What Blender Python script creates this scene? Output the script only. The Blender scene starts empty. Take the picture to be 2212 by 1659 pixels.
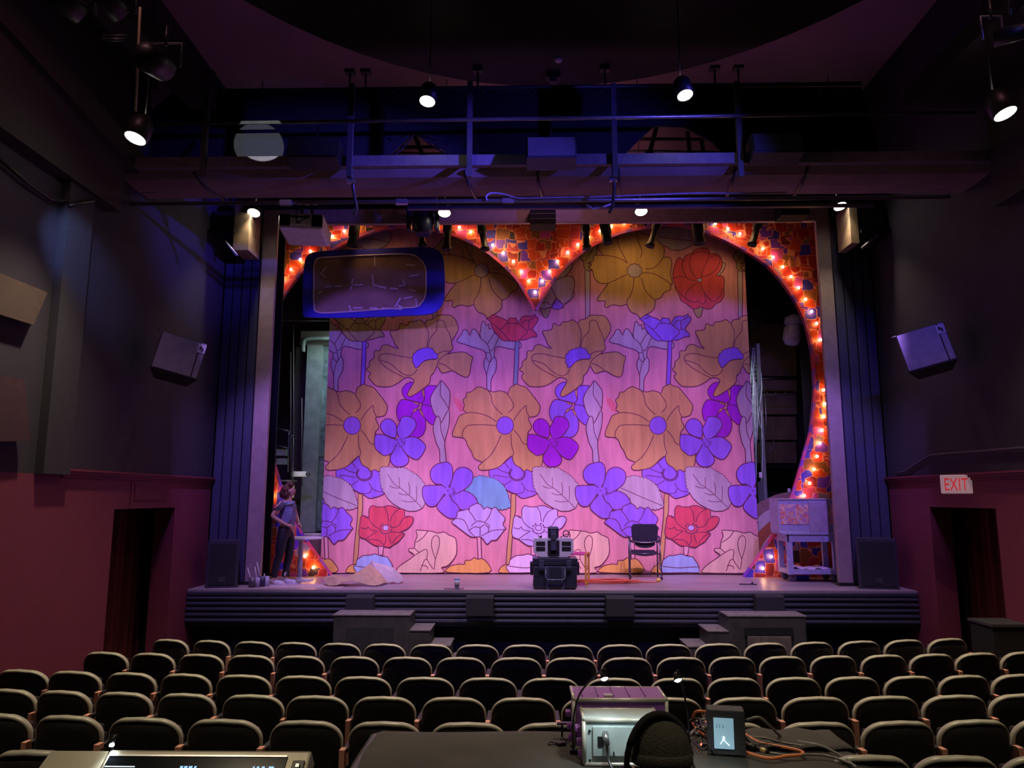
import bpy, bmesh, math, random
from mathutils import Vector, Matrix, Euler
from mathutils.geometry import tessellate_polygon
PI=math.pi; R=math.radians
random.seed(7)
C=bpy.context.scene.collection
# ------------------------------------------------------------------ camera model (pixel of the 2212x1659 photo -> place in the room)
F=1600.;CX=1106.;CY=829.5;H=2.55;yaw=R(1.0);pit=R(8.7)
fw=(-math.sin(yaw)*math.cos(pit),math.cos(yaw)*math.cos(pit),math.sin(pit))
rt=(math.cos(yaw),math.sin(yaw),0)
up=(math.sin(yaw)*math.sin(pit),-math.cos(yaw)*math.sin(pit),math.cos(pit))
def ray(px,py):
    a=(px-CX)/F;b=-(py-CY)/F
    return [fw[i]+a*rt[i]+b*up[i] for i in range(3)]
def AY(px,py,Y):
    d=ray(px,py);t=Y/d[1];return Vector((t*d[0],Y,H+t*d[2]))
def AZ(px,py,Z):
    d=ray(px,py);t=(Z-H)/d[2];return Vector((t*d[0],t*d[1],Z))
def AX(px,py,X):
    d=ray(px,py);t=X/d[0];return Vector((X,t*d[1],H+t*d[2]))
cam=bpy.data.cameras.new('camera');camo=bpy.data.objects.new('camera',cam);C.objects.link(camo)
cam.sensor_width=36;cam.lens=F/2212*36;camo.location=(0,0,H);camo.rotation_euler=(PI/2+pit,0,yaw);cam.clip_start=.05;cam.clip_end=100
bpy.context.scene.camera=camo
sc=bpy.context.scene
sc.view_settings.view_transform='Standard';sc.view_settings.look='None';sc.view_settings.gamma=1;sc.view_settings.exposure=0;sc.view_settings.use_curve_mapping=False
sc.cycles.max_bounces=6;sc.cycles.diffuse_bounces=4;sc.cycles.glossy_bounces=3;sc.cycles.use_adaptive_sampling=True;sc.cycles.adaptive_threshold=.02
w=bpy.data.worlds.new('w');sc.world=w;w.use_nodes=True
w.node_tree.nodes['Background'].inputs[0].default_value=(.35,.2,.3,1);w.node_tree.nodes['Background'].inputs[1].default_value=.004
# ------------------------------------------------------------------ materials
MATS={}
def lin(c):
    return tuple((x/12.92 if x<=.04045 else ((x+.055)/1.055)**2.4) for x in c)
def mat(name,col,rough=.6,metal=0,var=.12,scale=9,bump=0,bscale=60,emit=None,estr=0,spec=.5,stretch=None,coat=0):
    if name in MATS: return MATS[name]
    m=bpy.data.materials.new(name);m.use_nodes=True;nt=m.node_tree;N=nt.nodes;L=nt.links
    b=N['Principled BSDF'];b.inputs['Roughness'].default_value=rough;b.inputs['Metallic'].default_value=metal
    b.inputs['Specular IOR Level'].default_value=spec
    if coat: b.inputs['Coat Weight'].default_value=coat
    tc=N.new('ShaderNodeTexCoord');mp=N.new('ShaderNodeMapping');L.new(tc.outputs['Object'],mp.inputs[0])
    if stretch: mp.inputs['Scale'].default_value=stretch
    nz=N.new('ShaderNodeTexNoise');nz.inputs['Scale'].default_value=scale;nz.inputs['Detail'].default_value=5;L.new(mp.outputs[0],nz.inputs['Vector'])
    cr=N.new('ShaderNodeValToRGB');cr.color_ramp.elements[0].position=.3;cr.color_ramp.elements[1].position=.7
    cr.color_ramp.elements[0].color=(*[c*(1-var) for c in col],1);cr.color_ramp.elements[1].color=(*[min(1,c*(1+var)) for c in col],1)
    L.new(nz.outputs['Fac'],cr.inputs[0]);L.new(cr.outputs[0],b.inputs['Base Color'])
    if bump:
        n2=N.new('ShaderNodeTexNoise');n2.inputs['Scale'].default_value=bscale;L.new(mp.outputs[0],n2.inputs['Vector'])
        bp=N.new('ShaderNodeBump');bp.inputs['Strength'].default_value=bump;bp.inputs['Distance'].default_value=.02;L.new(n2.outputs['Fac'],bp.inputs['Height']);L.new(bp.outputs[0],b.inputs['Normal'])
    if emit: b.inputs['Emission Color'].default_value=(*emit,1);b.inputs['Emission Strength'].default_value=estr
    MATS[name]=m;return m
K=mat('black_metal',(.012,.012,.014),.45)
KM=mat('black_matte',(.006,.006,.008),.9)
KD=mat('black_drape',(.012,.012,.02),.95,bump=.4,bscale=6)
ST=mat('steel',(.35,.35,.37),.35,metal=.8)
STD=mat('dull_steel',(.10,.10,.115),.45,metal=.6)
# ------------------------------------------------------------------ mesh builder
class MB:
    def __init__(s): s.v=[];s.f=[];s.m=[];s.ms=[];s.sm=[]
    def mi(s,m):
        if m not in s.ms: s.ms.append(m)
        return s.ms.index(m)
    def add(s,vs,fs,m,smooth=False,M=None):
        o=len(s.v);k=s.mi(m)
        for p in vs:
            p=Vector(p); s.v.append(tuple(M@p if M else p))
        for f in fs: s.f.append([i+o for i in f]);s.m.append(k);s.sm.append(smooth)
        return s
    def box(s,lo,hi,m,M=None):
        x0,y0,z0=lo;x1,y1,z1=hi
        if x0>x1:x0,x1=x1,x0
        if y0>y1:y0,y1=y1,y0
        if z0>z1:z0,z1=z1,z0
        vs=[(x0,y0,z0),(x1,y0,z0),(x1,y1,z0),(x0,y1,z0),(x0,y0,z1),(x1,y0,z1),(x1,y1,z1),(x0,y1,z1)]
        return s.add(vs,[(0,3,2,1),(4,5,6,7),(0,1,5,4),(1,2,6,5),(2,3,7,6),(3,0,4,7)],m,False,M)
    def cbox(s,c,d,m,rot=None,M=None):
        T=Matrix.Translation(c)
        if rot: T=T@Euler(rot).to_matrix().to_4x4()
        if M: T=M@T
        return s.box([-x/2 for x in d],[x/2 for x in d],m,T)
    def tube(s,pts,r,m,n=8,closed=False,M=None):
        pts=[Vector(p) for p in pts];k=len(pts);rs=r if isinstance(r,(list,tuple)) else [r]*k
        vs=[];fs=[];prev=None
        for i,p in enumerate(pts):
            if closed: t=(pts[(i+1)%k]-pts[i-1])
            else: t=(pts[min(i+1,k-1)]-pts[max(i-1,0)])
            t.normalize()
            if prev is None:
                a=Vector((0,0,1)) if abs(t.z)<.9 else Vector((1,0,0))
                u=t.cross(a).normalized()
            else: u=(prev-t*prev.dot(t)).normalized()
            prev=u;v=t.cross(u)
            for j in range(n):
                a=2*PI*j/n;vs.append(p+(u*math.cos(a)+v*math.sin(a))*rs[i])
        for i in range(k if closed else k-1):
            for j in range(n):
                a=i*n+j;b=i*n+(j+1)%n;c=((i+1)%k)*n+(j+1)%n;d=((i+1)%k)*n+j;fs.append((a,b,c,d))
        if not closed: fs.append(tuple(range(n-1,-1,-1)));fs.append(tuple((k-1)*n+j for j in range(n)))
        return s.add(vs,fs,m,True,M)
    def lathe(s,prof,m,n=20,M=None,smooth=True):
        vs=[];fs=[]
        for r,z in prof:
            for j in range(n):
                a=2*PI*j/n;vs.append((r*math.cos(a),r*math.sin(a),z))
        for i in range(len(prof)-1):
            for j in range(n):
                fs.append((i*n+j,i*n+(j+1)%n,(i+1)*n+(j+1)%n,(i+1)*n+j))
        fs.append(tuple(range(n-1,-1,-1)));fs.append(tuple((len(prof)-1)*n+j for j in range(n)))
        return s.add(vs,fs,m,smooth,M)
    def prism(s,poly,y0,y1,m,M=None,axis='y',side=None):
        # poly in (a,b): y -> (x,z), z -> (x,y), x -> (y,z)
        def P(a,b,c):
            return {'y':(a,c,b),'z':(a,b,c),'x':(c,a,b)}[axis]
        n=len(poly);tr=tessellate_polygon([[Vector((a,b,0)) for a,b in poly]])
        vs=[P(a,b,y0) for a,b in poly]+[P(a,b,y1) for a,b in poly]
        s.add(vs,[t for t in tr]+[tuple(i+n for i in reversed(t)) for t in tr],m,False,M)
        s.add(vs,[(i,(i+1)%n,n+(i+1)%n,n+i) for i in range(n)],side or m,False,M)
        return s
    def ball(s,c,r,m,nu=12,nv=8,M=None):
        r=(r,r,r) if not isinstance(r,(tuple,list)) else r
        vs=[];fs=[]
        for i in range(nv+1):
            t=PI*i/nv
            for j in range(nu):
                a=2*PI*j/nu;vs.append((c[0]+r[0]*math.sin(t)*math.cos(a),c[1]+r[1]*math.sin(t)*math.sin(a),c[2]+r[2]*math.cos(t)))
        for i in range(nv):
            for j in range(nu): fs.append((i*nu+j,(i+1)*nu+j,(i+1)*nu+(j+1)%nu,i*nu+(j+1)%nu))
        return s.add(vs,fs,m,True,M)
    def build(s,name,parent=None,loc=None,rot=None,bevel=0,mesh_only=False):
        me=bpy.data.meshes.new(name);me.from_pydata(s.v,[],s.f)
        for m in s.ms: me.materials.append(m)
        me.polygons.foreach_set('material_index',s.m);me.polygons.foreach_set('use_smooth',s.sm)
        bm=bmesh.new();bm.from_mesh(me);bmesh.ops.recalc_face_normals(bm,faces=bm.faces);bm.to_mesh(me);bm.free()
        me.update()
        o=bpy.data.objects.new(name,me);C.objects.link(o)
        if parent: o.parent=parent
        if loc: o.location=loc
        if rot: o.rotation_euler=rot
        if bevel:
            b=o.modifiers.new('b','BEVEL');b.width=bevel;b.segments=2;b.limit_method='ANGLE'
        return o
def tag(o,label=None,cat=None,group=None,kind=None):
    if label:o['label']=label
    if cat:o['category']=cat
    if group:o['group']=group
    if kind:o['kind']=kind
    return o
def thing(name,label,cat,loc=(0,0,0),rz=0,group=None):
    o=bpy.data.objects.new(name,None);C.objects.link(o);o.location=loc;o.rotation_euler=(0,0,rz);o.empty_display_size=.1
    return tag(o,label,cat,group)
def struct(mb,name,**k):
    o=mb.build(name,**k);o['kind']='structure';return o
def copy_tree(o,parent=None):
    c=o.copy();C.objects.link(c)
    if parent: c.parent=parent
    for ch in [x for x in bpy.data.objects if x.parent==o]: copy_tree(ch,c)
    return c
def catmull(pts,n=4,closed=False):
    k=len(pts);out=[]
    if k<3: return [tuple(p) for p in pts]
    rng=range(k) if closed else range(k-1)
    for i in rng:
        if closed: p0,p1,p2,p3=pts[i-1],pts[i],pts[(i+1)%k],pts[(i+2)%k]
        else: p0,p1,p2,p3=pts[max(i-1,0)],pts[i],pts[i+1],pts[min(i+2,k-1)]
        for j in range(n):
            t=j/n
            out.append(tuple(.5*((2*p1[d])+(-p0[d]+p2[d])*t+(2*p0[d]-5*p1[d]+4*p2[d]-p3[d])*t*t+(-p0[d]+3*p1[d]-3*p2[d]+p3[d])*t**3) for d in range(len(p1))))
    if not closed: out.append(tuple(pts[-1]))
    return out
def spot(loc,target,energy,col,size=40,blend=.5,radius=.08,name='spot_light'):
    l=bpy.data.lights.new(name,'SPOT');l.energy=energy;l.color=col;l.spot_size=R(size);l.spot_blend=blend;l.shadow_soft_size=radius
    o=bpy.data.objects.new(name,l);C.objects.link(o);o.location=loc
    o.rotation_euler=(Vector(target)-Vector(loc)).to_track_quat('-Z','Y').to_euler();return o
def area(loc,target,energy,col,sx,sy,name='area_light',spread=180):
    l=bpy.data.lights.new(name,'AREA');l.energy=energy;l.color=col;l.shape='RECTANGLE';l.size=sx;l.size_y=sy;l.spread=R(spread)
    o=bpy.data.objects.new(name,l);C.objects.link(o);o.location=loc
    o.rotation_euler=(Vector(target)-Vector(loc)).to_track_quat('-Z','Y').to_euler();return o
S=1.15   # stage height
EN=dict(LV=330,LP=340,LC=680,LA=28,LW=80,LD=950,LB=3200,LK=30,LF=520)
# ================================================================== the room
WL=-5.2;WR=5.93;YP=12.3
M_red=mat('red_wall',(.175,.024,.052),.75,var=.06,scale=3,bump=.08,bscale=90)
M_navy=mat('dark_upper_wall',(.030,.024,.045),.85,var=.1,scale=4,bump=.15,bscale=120)
M_navy2=mat('dark_navy_wood',(.05,.05,.11),.6,var=.08,scale=4)
M_frame=mat('mauve_frame',(.36,.25,.28),.6,var=.12,scale=7,bump=.1,bscale=80)
M_stage=mat('stage_boards',(.31,.245,.275),.38,var=.2,scale=3,bump=.15,bscale=25,stretch=(.5,3,1))
M_rib=mat('painted_moulding',(.035,.034,.055),.42,var=.1)
M_floor=mat('dark_carpet',(.02,.018,.02),.95,bump=.5,bscale=200)
M_ceil=mat('mauve_ceiling',(.34,.20,.27),.9,var=.06,scale=2)
M_dk=mat('dark_ceiling',(.03,.027,.026),.9,var=.05,scale=2)
# floor: gently raked house floor
prof=[(-1.5,.62),(2.2,.5),(3.4,.42),(4.1,.33),(4.95,.25),(5.72,.2),(6.6,.16),(7.5,.12),(8.4,.06),(9.3,0),(12.2,0)]
f=MB();vs=[];fs=[]
for y,z in prof: vs+= [(WL-1.2,y,z),(WR+1.2,y,z),(WR+1.2,y,z-.2),(WL-1.2,y,z-.2)]
for i in range(len(prof)-1):
    a=4*i;fs+=[(a,a+1,a+5,a+4),(a+2,a+3,a+7,a+6),(a+1,a+2,a+6,a+5),(a+3,a,a+4,a+7)]
f.add(vs,fs,M_floor);struct(f,'floor')
capL=2.86;CL=9.6
def wall(name,X,sgn,d0,d1,dtop):
    b=MB();T=.3*sgn
    for (y0,y1,z0,z1) in ((-1.5,d0,0,capL-.06),(d1,YP,0,capL-.06),(d0,d1,dtop,capL-.06)):
        b.box((X,y0,z0),(X+T,y1,z1),M_red)
    b.box((X,-1.5,capL-.06),(X+T,YP,CL),M_navy)
    return struct(b,name)
dl0=AX(247,1100,WL).y;dl1=AX(378,1103,WL).y;dlt=AX(247,1100,WL).z
dr1=AX(2008,1095,WR).y;dr0=AX(2150,1092,WR).y;drt=AX(2008,1095,WR).z
wall('wall_left',WL,-1,dl0,dl1,dlt);wall('wall_right',WR,1,dr0,dr1,drt)
for nm,X,s in(('trim_1',WL,1),('trim_2',WR,-1)):
    b=MB();y0=8.28 if s==1 else 0
    for (h0,h1,d) in ((capL-.085,capL-.05,.02),(capL-.05,capL-.015,.045),(capL-.015,capL+.012,.065)): b.box((X,y0,h0),(X+s*d,YP,h1),M_red)
    struct(b,nm)
# thin panel seams on the left red wall
b=MB();ys=AX(285,1024,WL).y;b.box((WL,ys-.008,dlt+.005),(WL+.006,ys+.008,capL-.09),mat('seam',(.08,.006,.014),.8))
y0=AX(292,1040,WL).y
for (a0,a1,c0,c1) in ((y0,y0+.012,2.5,2.74),(y0,y0+.9,2.5,2.512)): b.box((WL,a0,c0),(WL+.006,a1,c1),MATS['seam'])
struct(b,'trim_3')
# pilaster on the left upper wall
b=MB();py0=AX(92,900,WL).y;py1=AX(140,900,WL).y
b.box((WL,py0-.05,capL-.06),(WL+.10,8.28,CL),mat('blue_grey_pilaster',(.03,.028,.042),.8,bump=.15,bscale=110));struct(b,'trim_4')
# blocked joints low on pilaster
# door recesses with dark red curtains
for nm,X,s,a,c,t in(('door_1',WL,-1,dl0,dl1,dlt),('door_2',WR,1,dr0,dr1,drt)):
    b=MB();D=1.1*s
    b.box((X+D,a-.3,-.05),(X+D+.05*s,c+.3,t+.3),KM);b.box((X+.3*s,a-.35,-.05),(X+D,a-.3,t+.3),KM);b.box((X+.3*s,c+.3,-.05),(X+D,c+.35,t+.3),KM)
    b.box((X+.3*s,a-.3,t+.25),(X+D,c+.3,t+.3),KM)
    struct(b,nm)
    cm=mat('dark_red_curtain',(.10,.006,.012),.9,var=.15,scale=5,stretch=(1,4,.3))
    pts=[];n=90
    for i in range(n+1):
        y=a-.25+(c-a+.5)*i/n;pts.append((X+s*(.55+.035*math.sin(i*.75)+.02*math.sin(i*.31)),y))
    b=MB();vs=[];fs=[]
    for x,y in pts: vs+=[(x,y,.02),(x,y,t+.2),(x+.01*s,y,t+.2),(x+.01*s,y,.02)]
    for i in range(n): q=4*i;fs+=[(q,q+1,q+5,q+4),(q+2,q+3,q+7,q+6)]
    b.add(vs,fs,cm,True);o=b.build('doorway_curtain')
    tag(o,'dark red curtain hanging in the '+('left doorway' if s<0 else 'right doorway under the exit sign'),'curtain')
# proscenium wall with vertical grooves
fl=(-4.563,-4.308);fr=(5.03,5.26);ft=(7.265,7.54)
b=MB()
b.box((WL,YP+.1,S),(fl[0],YP+.3,CL),M_navy2);b.box((fr[1],YP+.1,S),(WR,YP+.3,CL),M_navy2)
b.box((fl[0],YP+.12,ft[1]+.35),(fr[1],YP+.3,CL),M_ceil);b.box((fl[0],YP+.11,ft[1]-.1),(fr[1],YP+.29,ft[1]+.35),KM)  # black band just above the header is painted-in shade on the wall
def battens(a,c,n):
    w=(c-a)/n
    for i in range(n): b.box((a+w*i+.012,YP+.03,S),(a+w*(i+1)-.012,YP+.1,7.3),M_navy2)
battens(WL,fl[0]-.02,4);battens(fr[1]+.02,WR,4)
struct(b,'wall_proscenium')
b=MB()
b.box((fl[0],YP-.0,S),(fl[1],YP+.09,ft[1]),M_frame);b.box((fr[0],YP,S),(fr[1],YP+.09,ft[1]),M_frame)
b.box((fl[1],YP,ft[0]),(fr[0],YP+.09,ft[1]),M_frame)
struct(b,'trim_5',bevel=.012)
b=MB();b.box((fr[0]-.02,YP-.05,S),(fr[1]+.06,YP+.1,S+.05),K);b.box((fl[0]-.06,YP-.05,S),(fl[1]+.02,YP+.1,S+.05),K);struct(b,'baseboard_stage')
# stage
b=MB();b.box((WL,11.66,.95),(WR,YP,S),M_stage);b.box((WL-3,YP,.95),(WR+3,18.5,S),M_stage);struct(b,'stage_floor')
b=MB();x0,x1=WL+.01,WR-.01
prf=[(11.68,1.125),(11.64,1.125),(11.62,1.11),(11.62,1.07),(11.66,1.06)]
z=1.06
for k in range(5):
    h=.082
    for j in range(7):
        a=PI*j/6;prf.append((11.665-.05*math.sin(a),z-h*(1-math.cos(a))/2))
    z-=h
prf+=[(11.67,z),(11.67,z-.04),(12.25,z-.04),(12.25,1.125)]
b.prism(prf,x0,x1,M_rib,axis='x');struct(b,'trim_6')
b=MB();b.box((WL,12.0,-.02),(WR,12.25,.64),mat('blue_black_plinth',(.03,.03,.055),.7));
for i in range(24):
    zz=.08+i*.023
    b.box((AY(520,1400,12).x,11.985,zz),(AY(705,1400,12).x,12.0,zz+.011),MATS['blue_black_plinth'])
    b.box((AY(1800,1400,12).x,11.985,zz),(AY(1925,1400,12).x,12.0,zz+.011),MATS['blue_black_plinth'])
struct(b,'wall_stage_front')
# stage house shell
M_brick=mat('backstage_wall',(.055,.035,.035),.9,var=.25,scale=4,bump=.3,bscale=12)
b=MB();b.box((-8.2,12.6,0),(-8,18.7,CL+2),M_brick);struct(b,'wall_backstage_left')
b=MB();b.box((8.8,12.6,0),(9,18.7,CL+2),M_brick);struct(b,'wall_backstage_right')
b=MB();b.box((-8.2,18.5,0),(9,18.7,CL+2),M_brick);struct(b,'wall_backstage_rear')
b=MB();b.box((-8.2,YP+.3,CL+2),(9,18.7,CL+2.2),KM);struct(b,'ceiling_stage_house')
# main ceiling and round cloud
b=MB();b.box((WL-.3,-1.5,CL),(WR+.3,YP+.3,CL+.2),M_ceil);struct(b,'ceiling')
b=MB();cc=(.42,3.6);rx=5.4;ry=6.65
n=72;pl=[(cc[0]+rx*math.cos(2*PI*i/n),cc[1]+ry*math.sin(2*PI*i/n)) for i in range(n)]
pl=[(max(WL+.02,min(WR-.02,x)),max(-1.4,y)) for x,y in pl]
b.prism(pl,8.6,8.75,M_dk,axis='z');struct(b,'ceiling_cloud')
b=MB()
for (p,q,wd) in (((-5.0,3.2,7.9),(-4.2,9.0,7.75),.35),((-5.15,1.5,7.9),(-5.05,9.4,6.75),.22)):
    p=Vector(p);q=Vector(q);d=(q-p);M=Matrix.Translation((p+q)/2)@d.to_track_quat('Y','Z').to_matrix().to_4x4()
    b.box((-wd/2,-d.length/2,-.15),(wd/2,d.length/2,.15),M_dk,M)
b.box((WR-1.0,1.5,7.5),(WR-.05,9.0,7.75),M_dk);b.box((WL+.03,2.0,8.0),(WL+.25,9.2,8.2),M_dk)
struct(b,'ceiling_beams')
zs_=AX(199,434,WL).z;b=MB();b.box((WL,-1.5,zs_),(WL+.16,8.75,8.6),M_dk);b.box((WR-.16,-1.5,zs_),(WR,8.75,8.6),M_dk);struct(b,'ceiling_soffit')
b=MB();b.box((WL,-1.5,.4),(WR,-1.6,CL),M_navy);struct(b,'wall_back')
# ================================================================== catwalk, drape, pipes
CW=8.8
cat=thing('catwalk','dark lighting catwalk spanning the hall above the stage opening','catwalk',(0.3,9.2,6.6))
def P(mb,name,par,bevel=0,label=None):
    o=mb.build(name,parent=par,bevel=bevel);o.matrix_parent_inverse=par.matrix_basis.inverted()
    # parent empties carry translation+rotation only; geometry was written in world space
    if label:o['label']=label
    return o
M_cat=mat('catwalk_steel',(.14,.12,.16),.55,var=.15);M_catu=mat('catwalk_underside',(.22,.15,.15),.8,var=.15,scale=3)
b=MB();b.box((WL+.02,CW,6.69),(WR-.02,CW+.08,6.83),M_cat);P(b,'fascia',cat)
b=MB();q=[(CW+.08,6.70),(CW+.08,6.72),(9.62,6.70),(9.62,6.62),(9.3,6.60),(9.0,6.62)]
b.prism(q,WL+.02,WR-.02,M_catu,axis='x');P(b,'walkway',cat)
for px in(1165,1340,1010,430,1590,1745):
    x=AY(px,400,9).x;b=MB();b.tube([(x-.03,CW+.1,6.66),(x,9.2,6.585),(x+.06,9.64,6.6)],.02,K);P(b,'rib',cat)
for px,yt in((442,200),(757,185),(1015,180),(1328,185),(1598,180)):
    x=AY(px,350,CW).x;b=MB();b.box((x-.035,CW-.06,AY(px,385,CW).z),(x+.03,CW+.0,AY(px,yt,CW).z),mat('post_steel_dimmed',(.06,.055,.075),.55));P(b,'post',cat)  # darkened copy of the catwalk steel, keeps posts dim in the blue light
b=MB()
for px in(757,1325):
    p=AY(px,385,CW);b.tube([(p.x,CW,6.7),(p.x+.02,CW+.1,6.4),(p.x+.02,9.1,6.25),(p.x-.02,9.15,6.18)],.022,STD);b.cbox((p.x,CW+.03,6.5),(.1,.05,.06),ST)
P(b,'pipe_hanger',cat)
def pipe(p,q,r,m,label,name='rigging_pipe',extra=None):
    b=MB();b.tube([p,q],r,m,10)
    if extra: extra(b)
    return tag(b.build(name),label,'pipe')
zz=AY(1100,268,CW).z
pipe((AY(312,268,CW).x,CW-.08,zz),(WR-.3,CW-.08,zz+.06),.024,ST,'thin steel pipe running along the upper catwalk posts')
zz=AY(1100,435,9.25).z
def clips(b):
    for px in(620,870,1100): 
        x=AY(px,433,9.25).x;b.box((x-.09,9.22,zz-.03),(x+.06,9.28,zz+.035),ST)
pipe((AY(235,435,9.25).x,9.25,zz),(WR-.4,9.25,zz+.02),.026,ST,'long bright conduit pipe below the catwalk underside',extra=clips)
b=MB();b.box((AY(880,445,9.3).x,9.3,zz-.075),(AY(1890,440,9.3).x,9.36,zz-.04),K);tag(b.build('cable_tray'),'black cable tray just under the long bright conduit','tray')
b=MB();pp=[AY(x,y,9.2) for x,y in((1052,433),(1050,424),(1062,417),(1090,420),(1120,428),(1180,427),(1250,426),(1330,424),(1400,421),(1520,417),(1600,418),(1700,416))]
b.tube(catmull(pp,5),.013,mat('violet_cable',(.4,.35,.45),.4));tag(b.build('looped_cable'),'pale cable looping over the conduit at centre','cable')
b=MB();b.tube([AY(1267,443,9.2),AY(1280,451,9.2),AY(1300,448,9.2),AY(1322,440,9.2)],.014,MATS['violet_cable']);tag(b.build('hanging_cable'),'short bent cable end drooping below the conduit right of centre','cable')
# hanging rods
for i,(px,y0) in enumerate(((440,200),(752,120),(1031,128),(1309,128),(1600,118),(785,158),(1550,152))):
    p=AY(px,y0,9.6);b=MB();b.tube([(p.x,9.75,8.6 if p.y else 9),(p.x,9.75,8.15)],.014,K);b.cbox((p.x,9.75,8.56),(.14,.1,.05),K)
    tag(b.build('hanger_rod'),'slim black hanger rod between ceiling and drape pipe, %s from the left'%['first','second','fourth','fifth','seventh','third','sixth'][i],'rod','hanger rods over the black drape')
# black drape with two swagged gaps
YD=9.55
zt=AY(1100,190,YD).z
def dp(px,py):
    p=AY(px,py,YD);return (p.x,p.z)
poly=[dp(200,352),dp(380,192),dp(1860,188),dp(1900,340),dp(1565,338),dp(1540,308),dp(1480,275),dp(1415,271),dp(1380,302),dp(1345,338),dp(990,345),dp(940,312),dp(893,288),dp(862,318),dp(830,345)]
b=MB();b.prism(poly,YD,YD+.03,KD);o=b.build('black_drape');drape_=o;tag(o,'black masking drape hung behind the catwalk with two swagged gaps','drape')
b=MB();b.tube([(AY(380,190,YD).x,YD+.01,zt),(AY(1860,186,YD).x,YD+.01,zt+.02)],.03,STD)
o=b.build('drape_pipe');tag(o,'grey pipe carrying the black masking drape','pipe')
b=MB()
for px in range(400,1850,28):
    p=AY(px,199,YD-.02);b.ball(tuple(p),.012,ST,6,4)
P(b,'grommet_row',o)
# fine folds on the drape
b=MB()
for (a,c) in (((835,342),(893,292)),((840,300),(890,285)),((900,288),(1000,345)),((905,290),(1010,300)),((1040,330),(1135,305)),((640,340),(720,335))):
    b=MB();p,q=AY(*a,YD-.01),AY(*c,YD-.01);m=(p+q)/2;m.z-=.06;b.tube(catmull([p,m,q],5),.012,KD);P(b,'cloth_fold',drape_)
# rigging beyond the gaps
for n_,(a,c) in enumerate((((810,330),(1010,333)),((850,318),(960,318)),((1360,300),(1560,302)),((1345,325),(1590,330)))):
    p,q=AY(*a,11),AY(*c,11);b=MB();b.tube([p,q],.03 if n_ in(1,2) else .02,K if n_ in (1,2) else STD)
    tag(b.build('upstage_pipe'),['thin pipe low in the left drape gap','black bar high in the left drape gap','black bar high in the right drape gap','thin pipe low in the right drape gap'][n_],'pipe')
for n_,(a,c) in enumerate((((893,285),(915,340)),((1418,275),(1402,335)),((1485,285),(1490,335)),((1515,300),(1520,335)))):
    p,q=AY(*a,10.6),AY(*c,10.6);b=MB();b.tube([p,q],.035,K);b.cbox(tuple(q),(.12,.1,.1),K)
    tag(b.build('hanging_truss_end'),['black arm slanting in the left drape gap','black arm at the left of the right drape gap','black arm in the middle of the right drape gap','black arm at the right of the right drape gap'][n_],'rigging')
# three flat loudspeakers on the catwalk
for px0,px1,y0,y1,lb in((620,730,291,343,'left'),(1137,1245,291,344,'centre'),(1625,1735,283,332,'right')):
    p=AY((px0+px1)/2,(y0+y1)/2,CW-.25);wd=(AY(px1,y0,CW-.25)-AY(px0,y0,CW-.25)).x;hh=AY(px0,y0,CW-.25).z-AY(px0,y1,CW-.25).z
    t=thing('catwalk_speaker','flat dark loudspeaker panel on the catwalk, at the %s'%lb,'speaker',tuple(p),0,'loudspeakers on the catwalk')
    t.rotation_euler=(R(-14),0,0)
    b=MB();b.box((-wd/2,0,-hh/2),(wd/2,.25,hh/2),K);b.build('cabinet',parent=t,bevel=.01)
    b=MB();b.box((-wd/2+.02,-.012,-hh/2+.02),(wd/2-.02,0,hh/2-.02),mat('speaker_cloth',(.035,.035,.045),.9,bump=.4,bscale=300));b.build('grille',parent=t)
    b=MB();b.tube([(0,.12,hh/2),(0,.12,hh/2+.25)],.012,K);b.build('bracket',parent=t)
# ================================================================== pendant lamps
M_lamp=mat('lamp_glow',(1,.95,.8),.5,emit=(1,.93,.74),estr=26)
def pendant(p,r,h,tilt,label,ctop=8.6,en=1):
    t=thing('pendant_lamp',label,'lamp',tuple(p),0,'black pendant lamps over the hall')
    Mx=Euler(tilt).to_matrix().to_4x4()
    b=MB();b.lathe([(r,0),(r,h*.62),(r*.85,h*.8),(r*.4,h),(r*.35,h),(r*.8,h*.78),(r*.93,h*.6),(r*.93,.012),(r*.93,0)],K,24,Mx);b.build('shade',parent=t)
    b=MB();b.lathe([(r*.9,.004),(r*.55,-.018),(0.001,-.024)],M_lamp,20,Mx);b.build('bulb_lens',parent=t)
    tp=Mx@Vector((0,0,h));b=MB();b.tube([tp,(tp.x,tp.y,max(ctop-p[2],h+.1))],.008,K,6);b.build('stem',parent=t)
    d=Mx@Vector((0,0,-1));pp=Vector(p)+d*.06
    spot(pp,pp+Vector((0,0,-1)),EN['LD']*en,(1,.82,.55),92,.9,.08)
for px,py,Y,r,h,tl,lb in ((292,299,7.3,.125,.30,(R(-14),R(10),0),'large glowing pendant lamp at far left over the side aisle'),
    (923,219,8.2,.108,.27,(R(-14),R(4),0),'large glowing pendant lamp left of centre in front of the drape'),
    (1480,206,8.2,.108,.27,(R(-14),R(-8),0),'large glowing pendant lamp right of centre in front of the drape'),
    (2172,246,7.2,.125,.3,(R(-14),R(-12),0),'large glowing pendant lamp at the far right edge')):
    pendant(AY(px,py,Y),r,h,tl,lb,en=1 if 400<px<2000 else .45)
for px,py,lb in ((548,457,'small glowing pendant lamp above the left proscenium edge'),(960,457,'small glowing pendant lamp beside the hanging moving light'),
    (1385,454,'small glowing pendant lamp over the right lobe of the heart'),(1815,443,'small glowing pendant lamp above the right proscenium edge')):
    pendant(AY(px,py+3,11.6),.118,.2,(R(-22),R(-6) if px>1500 else 0,0),lb,ctop=9.59,en=.09)
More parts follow.
